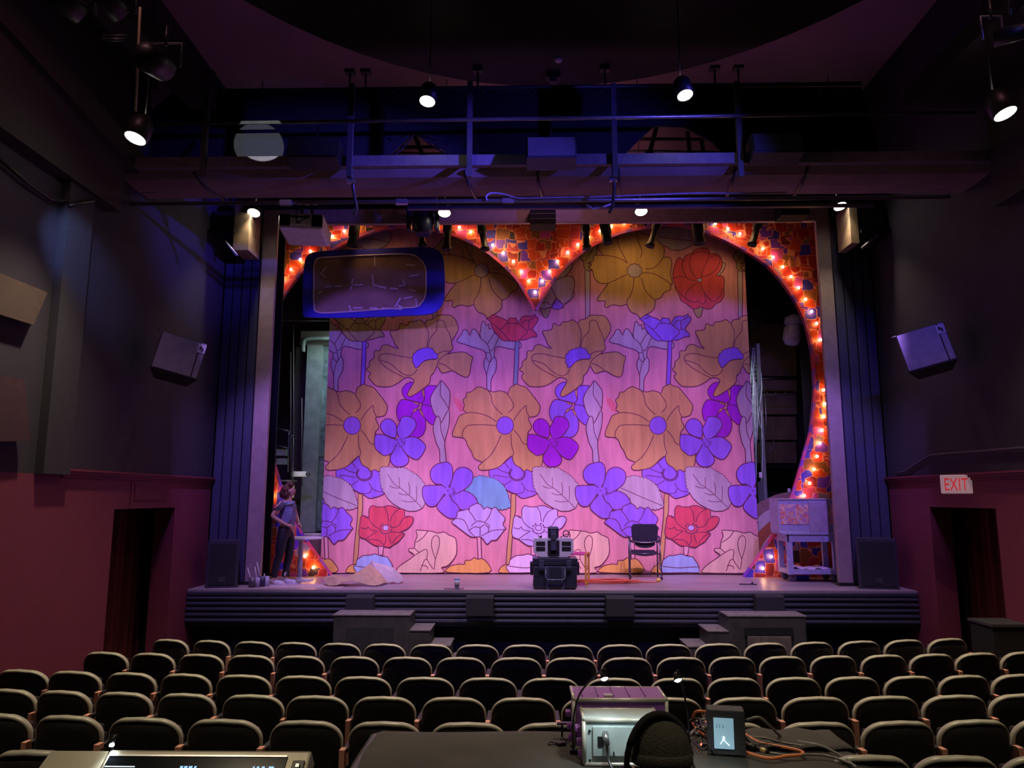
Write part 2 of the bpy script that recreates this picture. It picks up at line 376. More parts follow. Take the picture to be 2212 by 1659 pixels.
for x in(-2.6,2.9): pendant(Vector((x,1.2,7.6)),.11,.28,(0,0,0),'pendant lamp over the rear seats on the %s, behind the camera'%('left' if x<0 else 'right'),en=.45)
# ================================================================== heart portal
YH=13.55
def mosaic():
    m=bpy.data.materials.new('patchwork_mosaic');m.use_nodes=True;nt=m.node_tree;N=nt.nodes;L=nt.links
    b=N['Principled BSDF'];b.inputs['Roughness'].default_value=.5
    tc=N.new('ShaderNodeTexCoord');nz=N.new('ShaderNodeTexNoise');nz.inputs['Scale'].default_value=1.6
    L.new(tc.outputs['Object'],nz.inputs['Vector'])
    mx=N.new('ShaderNodeMixRGB');mx.inputs[0].default_value=.16;L.new(tc.outputs['Object'],mx.inputs[1]);L.new(nz.outputs['Color'],mx.inputs[2])
    vs=[]
    for ft in('F1','F2'):
        v=N.new('ShaderNodeTexVoronoi');v.distance='CHEBYCHEV';v.feature=ft;v.inputs['Scale'].default_value=6.0;v.inputs['Randomness'].default_value=.62
        L.new(mx.outputs[0],v.inputs['Vector']);vs.append(v)
    sb=N.new('ShaderNodeMath');sb.operation='SUBTRACT';L.new(vs[1].outputs['Distance'],sb.inputs[0]);L.new(vs[0].outputs['Distance'],sb.inputs[1])
    gt=N.new('ShaderNodeMath');gt.operation='LESS_THAN';gt.inputs[1].default_value=.028;L.new(sb.outputs[0],gt.inputs[0])
    sp=N.new('ShaderNodeSeparateColor');L.new(vs[0].outputs['Color'],sp.inputs[0])
    cr=N.new('ShaderNodeValToRGB');cr.color_ramp.interpolation='CONSTANT';e=cr.color_ramp.elements
    cols=[(0,(.55,.035,.03)),(.2,(.80,.09,.03)),(.36,(.07,.045,.62)),(.5,(.62,.06,.12)),(.62,(.30,.03,.04)),(.7,(.75,.09,.55)),(.78,(.38,.13,.05)),(.86,(.34,.22,.36)),(.9,(.20,.05,.75)),(.95,(.06,.03,.05))]
    e[0].position=0;e[0].color=(*cols[0][1],1);e[1].position=cols[1][0];e[1].color=(*cols[1][1],1)
    for p,c in cols[2:]: x=e.new(p);x.color=(*c,1)
    L.new(sp.outputs[0],cr.inputs[0])
    n3=N.new('ShaderNodeTexNoise');n3.inputs['Scale'].default_value=22;L.new(tc.outputs['Object'],n3.inputs['Vector'])
    mm=N.new('ShaderNodeMixRGB');mm.blend_type='MULTIPLY';mm.inputs[0].default_value=.35;L.new(cr.outputs[0],mm.inputs[1]);L.new(n3.outputs['Color'],mm.inputs[2])
    m2=N.new('ShaderNodeMixRGB');m2.inputs[2].default_value=(.85,.30,.22,1);L.new(gt.outputs[0],m2.inputs[0]);L.new(mm.outputs[0],m2.inputs[1])
    L.new(m2.outputs[0],b.inputs['Base Color'])
    bp=N.new('ShaderNodeBump');bp.inputs['Strength'].default_value=.35;bp.inputs['Distance'].default_value=.02;L.new(vs[0].outputs['Color'],bp.inputs['Height']);L.new(bp.outputs[0],b.inputs['Normal'])
    return m
M_mos=mosaic()
right=[(1157,668),(1171,640),(1198,597),(1232,563),(1272,532),(1324,506),(1365,494),(1407,486),(1445,481),(1490,486),(1536,501),(1576,518),(1613,538),(1640,555),(1663,572),(1693,606),(1724,652),(1745,701),(1758,763),(1762,809),(1763,840),(1760,886),(1753,935),(1742,975),(1733,1008),(1715,1069),(1675,1155),(1609,1243)]
rw=[AY(x,y,YH) for x,y in right];xt=rw[0].x
rw=[(p.x,max(p.z,S)) for p in rw];rw[-1]=(rw[-1][0],S)
rs=[rw[0]]+[q for q in catmull(rw[1:-2],3)]+rw[-2:]
ls=[(2*xt-x-.05*(1-abs(x-xt)/4)*0,z) for x,z in rs]
poly=[(-5.0,S),(-5.0,8.1),(5.75,8.1),(5.75,S)]+list(reversed(rs))+ls[1:]
portal=thing('heart_portal','heart-shaped patchwork portal of red and blue tiles edged with glowing bulbs','portal',(xt,YH,S))
b=MB();b.prism(poly,YH,YH+.16,M_mos);P(b,'patchwork_panel',portal)
# edge strip of alternating pink and violet pieces
M_e=[mat('edge_pink',(.75,.08,.20),.5),mat('edge_violet',(.22,.06,.55),.5),mat('edge_rose',(.62,.10,.32),.5),mat('edge_purple',(.40,.10,.5),.5)]
b=MB();k=0
for side in (rs,ls):
    acc=0
    for i in range(len(side)-1):
        p=Vector((side[i][0],0,side[i][1]));q=Vector((side[i+1][0],0,side[i+1][1]));d=q-p
        if d.length<1e-4: continue
        m=max(1,round(d.length/.2))
        nrm=Vector((d.z,0,-d.x)).normalized()
        if side is rs: nrm=-nrm
        # outward from the opening = into the panel
        for j in range(m):
            a=p+d*j/m;c=p+d*(j+1)/m;k+=1
            mm=M_e[(k*7+k//3)%4]
            vs=[(a.x,YH-.012,a.z),(c.x,YH-.012,c.z),(c.x+nrm.x*-.05,YH-.012,c.z-nrm.z*.05),(a.x-nrm.x*.05,YH-.012,a.z-nrm.z*.05),
                (a.x,YH+.19,a.z),(c.x,YH+.19,c.z)]
            b.add(vs,[(0,1,2,3),(0,1,5,4)],mm)
P(b,'edge_strip',portal)
M_bulb=mat('bulb_glow',(1,.8,.5),.4,emit=(1,.50,.16),estr=60)
bp=[(1156,632),(1171,608),(1187,588),(1204,566),(1226,547),(1248,530),(1271,514),(1296,501),(1320,491),(1348,483),(1544,485),(1571,496),(1597,507),(1646,539),(1668,557),(1689,578),(1707,599),(1723,623),(1738,648),(1751,674),(1762,700),(1770,735),(1777,843),(1780,873),(1777,901),(1773,930),(1769,958),(1763,986),(1756,1014),(1747,1044),(1735,1071),(1664,1202),(1646,1227)]
wb=[AY(x,y,YH) for x,y in bp]
allb=[(p.x,p.z) for p in wb]+[(2*xt-p.x,p.z) for p in wb[1:]]
b0=None
for x,z in allb:
    if b0 is None:
        b=MB();b.ball((0,-.045,0),.026,M_bulb,10,8);b.lathe([(.014,0),(.018,.02),(.014,.03)],K,8,Matrix.Rotation(PI/2,4,'X'));b0=b.build('bulb',parent=portal);o=b0
    else: o=b0.copy();C.objects.link(o);o.parent=portal
    o.location=(x-xt,-.0,z-S)
# ================================================================== painted drop
YF=14.0
XL_,XR_,ZB,ZT=-3.79,4.30,1.17,8.0
DM={}
def dmat(name,col):
    m=bpy.data.materials.new('painted_'+name);m.use_nodes=True;nt=m.node_tree;N=nt.nodes;L=nt.links;b=N['Principled BSDF'];b.inputs['Roughness'].default_value=.85
    b.inputs['Specular IOR Level'].default_value=.15
    tc=N.new('ShaderNodeTexCoord');mp=N.new('ShaderNodeMapping');mp.inputs['Scale'].default_value=(2.2,1,.35);L.new(tc.outputs['Object'],mp.inputs[0])
    nz=N.new('ShaderNodeTexNoise');nz.inputs['Scale'].default_value=4;nz.inputs['Detail'].default_value=6;L.new(mp.outputs[0],nz.inputs['Vector'])
    cr=N.new('ShaderNodeValToRGB');cr.color_ramp.elements[0].position=.32;cr.color_ramp.elements[1].position=.68
    cr.color_ramp.elements[0].color=(*[c*.86 for c in col],1);cr.color_ramp.elements[1].color=(*[min(1,c*1.12) for c in col],1)
    L.new(nz.outputs['Fac'],cr.inputs[0]);L.new(cr.outputs[0],b.inputs['Base Color'])
    m3=N.new('ShaderNodeMapping');m3.inputs['Scale'].default_value=(7,1,.22);L.new(tc.outputs['Object'],m3.inputs[0])
    n2=N.new('ShaderNodeTexNoise');n2.inputs['Scale'].default_value=1;n2.inputs['Detail'].default_value=2;L.new(m3.outputs[0],n2.inputs['Vector'])
    bu=N.new('ShaderNodeBump');bu.inputs['Strength'].default_value=.45;bu.inputs['Distance'].default_value=.06;L.new(n2.outputs['Fac'],bu.inputs['Height']);L.new(bu.outputs[0],b.inputs['Normal'])
    DM[name]=m
for n_,c in dict(bg=(.77,.35,.375),bg2=(.80,.22,.25),orange=(.66,.41,.15),red=(.72,.10,.13),violet=(.34,.17,.80),vivid=(.42,.035,.66),lav=(.58,.48,.82),gray=(.55,.46,.47),teal=(.22,.50,.62),blue=(.40,.56,.82),beige=(.85,.60,.42),amber=(.86,.50,.13),pale=(.85,.72,.85),pinkgray=(.62,.45,.45),stemblue=(.28,.38,.45),line=(.17,.045,.085),pink=(.86,.46,.50),olive=(.45,.36,.16)).items(): dmat(n_,c)
TR=dict(A=(960,480,340/2212),B=(1240,480,380/2212),C=(780,670,400/2212),D=(1080,670,320/2212),E=(960,820,360/2212),G=(1100,980,360/2212),I=(690,980,320/1966),J=(860,980,320/1966))
def cv(z,pts):
    ox,oy,s=TR[z];return [(ox+x*s,oy+y*s) for x,y in pts]
drop=bmesh.new();dms=[];
def dmi(n):
    if n not in dms: dms.append(n)
    return dms.index(n)
layer=[0]
def W(p,k,dz):
    q=AY(p[0]+k*330,p[1],YF);return (q.x,YF-dz,q.z)
def fill(pts,k,col,dz):
    vv=[W(p,k,dz) for p in pts]
    if max(v[0] for v in vv)<XL_ or min(v[0] for v in vv)>XR_: return
    tr=tessellate_polygon([[Vector((v[0],v[2],0)) for v in vv]])
    bv=[drop.verts.new(v) for v in vv]
    for t in tr:
        try: fc=drop.faces.new([bv[i] for i in t]);fc.material_index=dmi(col)
        except ValueError: pass
def ribbon(pts,k,wd,dz,closed=False):
    vv=[Vector(W(p,k,dz)) for p in pts]
    if max(v[0] for v in vv)<XL_ or min(v[0] for v in vv)>XR_: return
    n=len(vv);prs=[]
    for i in range(n):
        a=vv[i-1] if (closed or i>0) else vv[i];c=vv[(i+1)%n] if (closed or i<n-1) else vv[i]
        t=(c-a);t.y=0
        if t.length<1e-6: t=Vector((1,0,0))
        t.normalize();nn=Vector((-t.z,0,t.x))*wd/2
        prs.append((drop.verts.new(vv[i]+nn),drop.verts.new(vv[i]-nn)))
    for i in range(n if closed else n-1):
        p,q=prs[i],prs[(i+1)%n]
        try: fc=drop.faces.new([p[0],q[0],q[1],p[1]]);fc.material_index=dmi('line')
        except ValueError: pass
def zig(pts,amp=4,step=9):
    out=[];n=len(pts)
    for i in range(n):
        p=Vector(pts[i]);q=Vector(pts[(i+1)%n]);d=q-p;m=max(1,round(d.length/step));nn=Vector((d.y,-d.x)).normalized()
        for j in range(m):
            a=p+d*j/m;out.append(tuple(a));c=p+d*(j+.75)/m+nn*amp;out.append(tuple(c))
    return out
def motif(z,outline,cols,lines=(),smooth=True,ks=range(-3,4),wd=.0165,extra=()):
    """cols: dict k->colour or one colour"""
    layer[0]+=1;dz=.00035*layer[0]
    o=cv(z,outline)
    o2=catmull(o,3,True) if smooth else o
    for k in ks:
        c=cols.get(k,cols.get('d')) if isinstance(cols,dict) else cols
        if c is None: continue
        fill(o2,k,c,dz);ribbon(o2,k,wd,dz+.0001,True)
        for (ec,ep) in extra: fill(catmull(cv(z,ep),3,True),k,ec,dz+.00015);ribbon(catmull(cv(z,ep),3,True),k,wd*.8,dz+.0002,True)
        for l in lines: ribbon(catmull(cv(z,l),3),k,wd*.85,dz+.00025)
def blob(cx,cy,rx,ry,n=16,j=.0,seed=1):
    rr=random.Random(seed);return [(cx+rx*(1+(j if i%2 else -j))*math.cos(2*PI*i/n),cy+ry*(1+(j if i%2 else -j))*math.sin(2*PI*i/n)) for i in range(n)]
# background
bgp=[(XL_,ZB),(XR_,ZB),(XR_,ZT),(XL_,ZT)]
bv=[drop.verts.new((x,YF,z)) for x,z in bgp];fc=drop.faces.new(bv);fc.material_index=dmi('bg')
# back cloth (thickness)
# pink patches
layer[0]=1
for pts in ([(1120,985),(1105,1040),(1150,1050),(1200,1100),(1230,1190),(1190,1215),(1140,1150),(1110,1080)],):
    for k in range(-3,4): fill(catmull(cv('C',pts),3,True),k,'bg2',.00035)
for pts in ([(1950,1300),(1870,1500),(2150,1700),(2200,1400)],): pass
motif('A',[(1310,1130),(1390,1130),(1480,1120),(1490,1210),(1450,1330),(1400,1335),(1350,1240)],'olive')
motif('B',[(135,605),(200,612),(202,900),(195,1185),(145,1222),(140,900)],'gray',smooth=False)
motif('B',[(70,440),(120,360),(190,300),(285,200),(290,300),(285,400),(250,430),(240,520),(245,600),(200,612),(150,605),(122,560),(118,500)],'olive',[[(70,440),(125,490),(180,420),(230,350)],[(175,515),(205,515),(180,570),(235,610)]])
motif('A',[(1380,640),(1520,590),(1700,570),(1790,580),(1790,640),(1730,730),(1620,820),(1520,835),(1440,830)],'pinkgray')
motif('A',[(1330,1130),(1400,1000),(1450,870),(1560,820),(1700,760),(1800,775),(1830,860),(1815,960),(1820,1040),(1760,1110),(1690,1160),(1670,1200),(1580,1230),(1490,1195),(1400,1220),(1340,1190)],{1:None,'d':'pinkgray'},[[(1490,900),(1570,1060),(1660,1150)],[(1815,960),(1770,1080),(1660,1160)],[(1340,1140),(1440,1130),(1490,1165),(1550,1130),(1565,1050)],[(1460,1190),(1500,1195),(1570,1080)]],extra=[('violet',[(1510,1190),(1570,1080),(1665,1155),(1640,1210),(1580,1232)])])
motif('B',[(1245,700),(1250,600),(1290,480),(1330,440),(1380,470),(1400,420),(1480,390),(1520,350),(1600,325),(1690,340),(1710,400),(1780,395),(1840,440),(1860,540),(1830,620),(1790,675),(1860,680),(1885,740),(1880,850),(1880,930),(1840,1000),(1780,1030),(1730,1085),(1660,1090),(1590,1065),(1520,1095),(1450,1060),(1420,1030),(1350,980),(1320,900),(1280,840),(1270,780)],{0:'red','d':None},
 [[(1540,705),(1470,620),(1450,500),(1480,420),(1560,375),(1650,375),(1700,410),(1670,500),(1620,610),(1605,690)],[(1600,690),(1700,660),(1780,600),(1830,500),(1820,440),(1770,420),(1720,440)],[(1530,735),(1440,720),(1390,640),(1360,540),(1390,450)],[(1250,700),(1330,680),(1410,690)],[(1560,760),(1470,820),(1410,890),(1410,950),(1430,990)],[(1580,760),(1620,850),(1680,940),(1760,1000),(1830,930),(1870,830)],[(1270,790),(1340,890),(1430,980),(1530,1010),(1550,990),(1620,1030),(1660,970),(1640,890)]],extra=[('lav',blob(1580,728,34,22,10))])
motif('B',[(1010,250),(1050,120),(1150,60),(1350,60),(1500,100),(1540,200),(1480,290),(1400,330),(1300,350),(1200,335),(1165,310),(1110,300),(1090,270)],'gray',[[(1060,190),(1250,205),(1520,245)]])
motif('B',[(165,520),(205,515),(215,545),(180,570),(235,610),(250,690),(300,750),(380,770),(430,765),(370,850),(290,975),(340,990),(395,985),(385,1050),(420,1070),(460,1045),(520,1040),(590,1055),(660,1035),(680,1080),(720,1135),(790,1165),(840,1210),(900,1165),(980,1120),(1015,1060),(1020,985),(1090,950),(1130,890),(1190,860),(1215,840),(1215,790),(1240,775),(1225,700),(1215,640),(1230,540),(1220,460),(1160,435),(1125,445),(1135,350),(1100,280),(1000,200),(900,150),(790,110),(650,110),(540,200),(400,200),(300,290),(330,370),(370,412),(300,410),(245,430),(240,490)],'orange',
 [[(670,520),(600,470),(480,425),(370,410)],[(670,510),(610,400),(560,290),(540,210)],[(835,440),(855,370),(820,270),(785,170),(790,120)],[(900,585),(980,585),(1050,540),(1110,460),(1125,440)],[(860,635),(980,645),(1100,700),(1215,775),(1240,770)],[(850,700),(870,790),(920,890),(1020,985)],[(750,700),(745,800),(710,920),(665,985),(665,1040)],[(660,660),(560,710),(430,765)]],extra=[('gray',blob(760,612,92,86,20,.06))])
motif('C',[(1140,370),(1200,280),(1220,235),(1262,235),(1300,300),(1320,240),(1360,225),(1400,280),(1430,340),(1420,290),(1430,240),(1445,150),(1470,140),(1500,190),(1525,170),(1530,230),(1570,215),(1600,280),(1645,290),(1650,330),(1750,350),(1840,370),(1900,385),(1912,440),(1840,470),(1740,455),(1640,435),(1600,470),(1590,550),(1615,600),(1610,720),(1555,830),(1550,960),(1505,955),(1500,780),(1468,680),(1475,600),(1492,570),(1490,520),(1450,480),(1330,440),(1240,405)],'gray',
 [[(1430,340),(1510,410),(1540,500),(1555,600),(1530,640),(1500,780)],[(1510,410),(1550,340),(1590,280)],[(1530,480),(1580,470),(1640,330)],[(1492,570),(1530,620)],[(1490,510),(1535,510)],[(1535,620),(1590,555)]])
motif('C',[(1842,365),(1887,365),(1882,600),(1868,885),(1818,895),(1832,600)],{-1:'violet',0:'stemblue',1:'violet','d':'violet'},smooth=False)
motif('B',[(820,1215),(850,1205),(880,1180),(930,1165),(960,1185),(1040,1215),(1085,1240),(1110,1205),(1160,1210),(1190,1210),(1225,1260),(1270,1190),(1340,1175),(1380,1180),(1435,1155),(1435,1185),(1465,1195),(1460,1250),(1400,1340),(1440,1390),(1450,1440),(1400,1440),(1310,1475),(1220,1490),(1200,1500),(1110,1495),(1060,1495),(1000,1470),(940,1400),(890,1320),(870,1250)],{0:'violet',-1:'red',-2:'olive','d':'red'},
 [[(865,1250),(980,1345),(1110,1490)],[(990,1345),(1030,1330),(1060,1280),(1120,1270),(1210,1280),(1250,1300),(1325,1360),(1320,1400),(1230,1480)],[(1220,1265),(1190,1280)],[(1250,1300),(1290,1240),(1345,1240),(1345,1340)],[(1325,1345),(1390,1345)],[(875,1220),(950,1190)],[(1085,1240),(1100,1270)],[(1345,1240),(1430,1190)]])
# iris behind the orange cosmos
ic={-1:'vivid',0:'violet',1:'vivid','d':'violet'}
for pl in ([(1610,35),(1540,50),(1480,110),(1470,180),(1520,260),(1640,290),(1700,310),(1735,310),(1760,260),(1740,150),(1700,100)],[(1760,130),(1800,85),(1880,80),(1930,100),(1845,240),(1850,350),(1730,345),(1745,300),(1765,250)],[(1450,275),(1520,270),(1640,300),(1700,340),(1650,390),(1615,420),(1590,500),(1440,555),(1400,480),(1395,380)],[(1700,390),(1740,450),(1775,530),(1780,640),(1750,720),(1690,765),(1560,760),(1590,500),(1610,440)],[(1720,350),(1800,340),(1860,370),(1890,460),(1925,490),(1885,605),(1790,540),(1740,460)]):
    motif('E',pl,ic)
for pl in ([(1620,295),(1670,310),(1690,335),(1650,325)],[(1610,430),(1630,390),(1665,390),(1630,430)],[(1700,390),(1735,430),(1755,500),(1710,440)],[(1730,150),(1760,150),(1756,250)]): motif('E',pl,'orange',wd=.009)
motif('D',[(635,330),(650,310),(750,300),(780,270),(800,200),(890,235),(930,180),(1020,170),(1090,145),(1155,200),(1200,150),(1280,135),(1340,85),(1440,75),(1560,85),(1630,170),(1655,300),(1560,470),(1580,560),(1540,620),(1500,655),(1600,630),(1750,625),(1830,675),(1875,700),(1850,800),(1830,940),(1780,1000),(1680,965),(1570,905),(1430,945),(1380,890),(1340,840),(1300,930),(1245,990),(1230,1090),(1100,1200),(950,1290),(905,1270),(920,1210),(990,1090),(995,1040),(940,1010),(870,1015),(760,1090),(640,1140),(500,1140),(420,1120),(320,1000),(355,945),(290,890),(330,840),(335,770),(400,710),(410,610),(490,600),(520,530),(600,515),(680,550),(770,575),(710,510),(690,450),(650,370)],'orange',
 [[(1155,200),(1215,340),(1190,550)],[(1210,550),(1240,420),(1330,310),(1340,180),(1390,150),(1450,180),(1480,270),(1525,350),(1560,470)],[(970,720),(800,690),(620,650),(500,665),(475,740),(560,840),(700,930),(860,1010)],[(490,745),(650,800),(760,900),(880,975),(980,965),(1050,880)],[(1350,660),(1430,620),(1540,610)],[(1540,620),(1380,740),(1340,840)],[(1370,795),(1470,830),(1570,905)],[(1050,860),(1150,760),(1250,735),(1345,730)]],
 extra=[('violet',[(970,700),(990,680),(985,650),(1020,640),(1030,605),(1060,605),(1075,580),(1110,585),(1130,565),(1170,570),(1200,552),(1240,572),(1270,568),(1285,600),(1310,620),(1320,650),(1348,655),(1345,730),(1240,740),(1140,770),(1040,860),(1005,845),(1015,825),(990,815),(995,790),(970,775),(985,740)])])
motif('E',[(1985,15),(2040,70),(2095,150),(2100,260),(2085,390),(2060,470),(1980,580),(1960,500),(1920,490),(1885,440),(1850,330),(1845,240),(1900,130),(1950,70)],'gray',[[(1985,20),(1975,200),(2030,290),(2085,390)]])
motif('E',[(1885,600),(1925,490),(1970,510),(1985,580),(2085,400),(2090,600),(2035,820),(2040,950),(2050,1110),(1975,1110),(1965,940),(1920,840),(1880,680)],'gray',[[(1975,580),(1990,700),(2035,820)]])
motif('E',[(900,1015),(905,1060),(940,1130),(1010,1170),(1050,1215),(1100,1195),(1150,1220),(1180,1220),(1190,1280),(1175,1340),(1200,1400),(1230,1500),(1180,1540),(1120,1560),(1030,1575),(950,1520),(880,1500),(800,1440),(790,1400),(680,1340),(600,1290),(605,1190),(700,1170),(800,1100)],'violet',
 [[(800,1100),(860,1180)],[(700,1180),(780,1220),(870,1245)],[(650,1290),(670,1270),(850,1300)],[(790,1400),(890,1340)],[(1025,1370),(1100,1470),(1230,1490)],[(800,1450),(930,1510),(1040,1500),(1060,1440)]]+[[(q[0],q[1]) for q in blob(965+100*math.cos(a),1250+85*math.sin(a),11,13,7)]+[blob(965+100*math.cos(a),1250+85*math.sin(a),11,13,7)[0]] for a in [i*.27 for i in range(-3,15)]])
motif('E',[(845,185),(870,110),(920,80),(965,60),(1010,85),(1080,100),(1160,190),(1260,330),(1265,400),(1225,480),(1120,500),(1130,560),(1155,610),(1150,650),(1115,690),(1105,740),(1105,900),(1200,990),(1300,990),(1285,1150),(1200,1160),(1190,1200),(1150,1220),(1100,1195),(1050,1215),(1010,1170),(940,1130),(905,1060),(900,1015),(830,1060),(740,1150),(640,1190),(500,1205),(455,1180),(460,1140),(500,1100),(400,1050),(360,960),(305,870),(290,820),(240,770),(110,750),(125,650),(160,570),(200,480),(290,440),(250,400),(265,340),(245,270),(285,230),(300,170),(350,165),(420,110),(480,100),(580,145),(650,165),(730,150),(800,165)],'orange',
 [[(580,145),(620,210),(640,320),(700,400),(770,465)],[(835,190),(915,320),(900,390),(845,440)],[(920,545),(980,450),(1060,360),(1085,350),(1090,420),(1120,480),(1120,500)],[(290,440),(400,440),(560,480),(690,560)],[(240,770),(240,700),(280,630),(330,605),(480,600),(690,610)],[(500,1100),(600,1020),(680,900),(750,740)],[(885,720),(890,870),(920,970),(900,1015)],[(920,670),(990,750),(1040,840),(1105,865)],[(1115,690),(1105,865)]],extra=[('violet',blob(805,610,112,118,40,.025))])
fc5={-1:'violet',0:'vivid',1:'violet','d':'vivid'}
for pl in ([(1395,640),(1390,760),(1340,770),(1240,730),(1185,660),(1180,590),(1230,530),(1300,520),(1360,560),(1390,610)],[(1395,650),(1440,560),(1470,500),(1540,490),(1620,520),(1655,600),(1620,680),(1560,750),(1490,790),(1430,765),(1400,700)],[(1110,740),(1210,730),(1310,770),(1380,800),(1400,840),(1340,960),(1300,990),(1230,1010),(1170,970),(1105,900)],[(1400,860),(1470,880),(1480,930),(1550,1030),(1550,1100),(1490,1150),(1390,1155),(1320,1100),(1310,1020),(1350,950)],[(1490,790),(1590,760),(1680,780),(1770,860),(1770,930),(1700,1040),(1640,1060),(1550,1010),(1480,930),(1460,850)]):
    motif('E',pl,fc5)
layer[0]+=1
for k in range(-3,4): fill(cv('E',blob(1440,825,62,60,12)),k,fc5.get(k,'vivid'),.00035*layer[0])
for cx,cy in((1470,825),(1505,828),(1495,862),(1440,885),(1395,800),(1420,850),(1455,790)):
    for k in range(-3,4): ribbon(cv('E',blob(cx,cy,12,13,8)),k,.009,.00035*layer[0]+.0002,True)
TL=[(1545,325),(1650,295),(1730,312),(1830,335),(1900,380),(1960,440),(2000,530),(2050,695),(1970,735),(1850,738),(1720,710),(1690,740),(1600,660),(1600,600),(1540,540),(1430,490),(1530,380)]
layer[0]+=1
tl=cv('G',TL);tj=[]
for i,p in enumerate(tl):
    if 0<=i<9: 
        q=tl[i+1];d=Vector(q)-Vector(p);m=max(1,round(d.length/8));nn=Vector((d.y,-d.x)).normalized()
        for j in range(m): a=Vector(p)+d*j/m;tj.append(tuple(a));tj.append(tuple(a+d*.7/m+nn*2.6))
    else: tj.append(p)
for k in range(-3,4):
    c={-1:'teal'}.get(k,'gray');fill(tj,k,c,.00035*layer[0]);ribbon(tj,k,.011,.00035*layer[0]+.0001,True)
    if k!=-1: ribbon(cv('G',[(1480,455),(1750,575),(2030,690)]),k,.012,.00035*layer[0]+.0002)
LF=[(330,180),(440,180),(540,195),(640,190),(720,240),(800,285),(870,360),(912,425),(880,480),(880,560),(915,650),(880,720),(800,760),(700,765),(600,730),(480,660),(410,590),(370,520),(330,430),(318,340),(310,240)]
layer[0]+=1
tl=cv('G',LF);tj=[]
for i,p in enumerate(tl):
    if i<7 or i>=17:
        q=tl[(i+1)%len(tl)];d=Vector(q)-Vector(p);m=max(1,round(d.length/9));nn=Vector((d.y,-d.x)).normalized()
        for j in range(m): a=Vector(p)+d*j/m;tj.append(tuple(a));tj.append(tuple(a+d*.7/m+nn*2.6))
    else: tj.append(p)
for k in range(-3,4):
    fill(tj,k,'gray',.00035*layer[0]);ribbon(tj,k,.011,.00035*layer[0]+.0001,True)
    for l in ([(410,270),(500,400),(580,450),(700,550),(870,715)],[(570,310),(572,380),(580,440)],[(440,430),(510,455),(580,455)],[(690,380),(708,460),(705,545)],[(560,520),(620,545),(700,545)],[(795,430),(800,540),(795,630)],[(600,620),(690,640),(790,630)]): ribbon(catmull(cv('G',l),3),k,.011,.00035*layer[0]+.0002)
for pl in ([(1180,480),(1130,410),(1050,400),(990,330),(985,230),(1050,150),(1140,120),(1220,115),(1275,190),(1270,340),(1230,430)],[(1240,440),(1270,340),(1290,270),(1340,200),(1440,180),(1540,250),(1530,380),(1440,470),(1330,530),(1260,500)],[(1190,480),(1150,425),(1040,420),(900,430),(875,500),(890,600),(950,690),(1030,700),(1080,660),(1160,550)],[(1190,540),(1240,560),(1270,620),(1340,680),(1370,740),(1340,800),(1330,850),(1260,860),(1200,840),(1100,760),(1070,700),(1100,640)],[(1250,520),(1330,530),(1420,490),(1540,540),(1600,620),(1610,680),(1540,700),(1480,740),(1380,740),(1330,670),(1270,620)]): motif('G',pl,'violet')
layer[0]+=1
for k in range(-3,4): fill(cv('G',blob(1225,500,62,60,12)),k,'violet',.00035*layer[0])
for cx,cy in((1235,440),(1285,465),(1300,500),(1290,540),(1243,545),(1215,490)):
    for k in range(-3,4): ribbon(cv('G',blob(cx,cy,13,12,8)),k,.009,.00035*layer[0]+.0002,True)
motif('J',[(1500,535),(1560,540),(1560,740),(1525,1000),(1500,1330),(1480,1475),(1430,1475),(1450,1200),(1490,850)],'orange',smooth=False)
motif('J',[(1340,1575),(1370,1500),(1440,1470),(1500,1480),(1520,1575)],'amber')
motif('I',[(782,1225),(850,1225),(838,1345),(782,1345)],'pink',smooth=False)
motif('I',[(655,840),(660,740),(700,690),(760,705),(850,705),(900,690),(970,695),(1020,720),(1080,730),(1130,745),(1135,830),(1190,830),(1245,850),(1240,910),(1180,990),(1080,1040),(1135,1060),(1100,1110),(1050,1170),(980,1210),(930,1245),(850,1230),(740,1220),(650,1160),(610,1130),(550,1110),(525,1050),(540,930),(550,850),(590,820)],{0:'red',1:'lav',2:'red','d':'lav'},
 [[(860,705),(900,780),(915,900)],[(655,840),(690,920),(760,980),(820,1005)],[(940,910),(960,840),(1010,770),(1080,735)],[(960,985),(1050,960),(1110,870),(1190,830)],[(550,980),(620,1000),(650,970),(680,1010),(780,1030)],[(620,1130),(720,1060),(760,1040)],[(650,1140),(780,1150),(860,1215)],[(875,1080),(880,1160),(850,1220)],[(915,1080),(950,1190)],[(970,1190),(1040,1100),(1130,1060)],[(960,1040),(1080,1045)],[(600,830),(650,860)]],
 extra=[('lav',blob(880,985,42,36,10))]+[('lav',blob(880+80*math.cos(a),995+68*math.sin(a),8,8,6)) for a in (-2.6,-2.1,-1.2,-.7,-.3,.3,.7,1.1,1.5,1.9,2.3,2.7)])
motif('J',[(1050,1105),(1100,1105),(1112,1405),(1065,1412)],'pink',smooth=False)
motif('J',[(790,770),(850,755),(920,735),(950,740),(945,710),(1000,680),(1055,660),(1110,690),(1140,735),(1180,705),(1240,735),(1290,710),(1350,780),(1420,860),(1390,940),(1430,990),(1410,1010),(1310,1140),(1240,1150),(1180,1200),(1110,1110),(1020,1105),(960,1100),(860,1030),(770,960),(710,910),(760,860),(780,820)],{0:'lav',1:'violet',-1:'violet','d':'violet'},
 [[(920,735),(980,810),(1030,890)],[(1245,735),(1210,830),(1150,910)],[(970,960),(1050,895),(1140,910),(1210,950),(1200,990)],[(940,1020),(1020,970),(1090,980),(1150,940),(1200,990),(1195,1050)],[(1090,980),(1090,1100)],[(750,860),(850,870),(910,940),(940,1020),(1020,1100)],[(1110,1090),(1250,1020),(1410,1005)]])
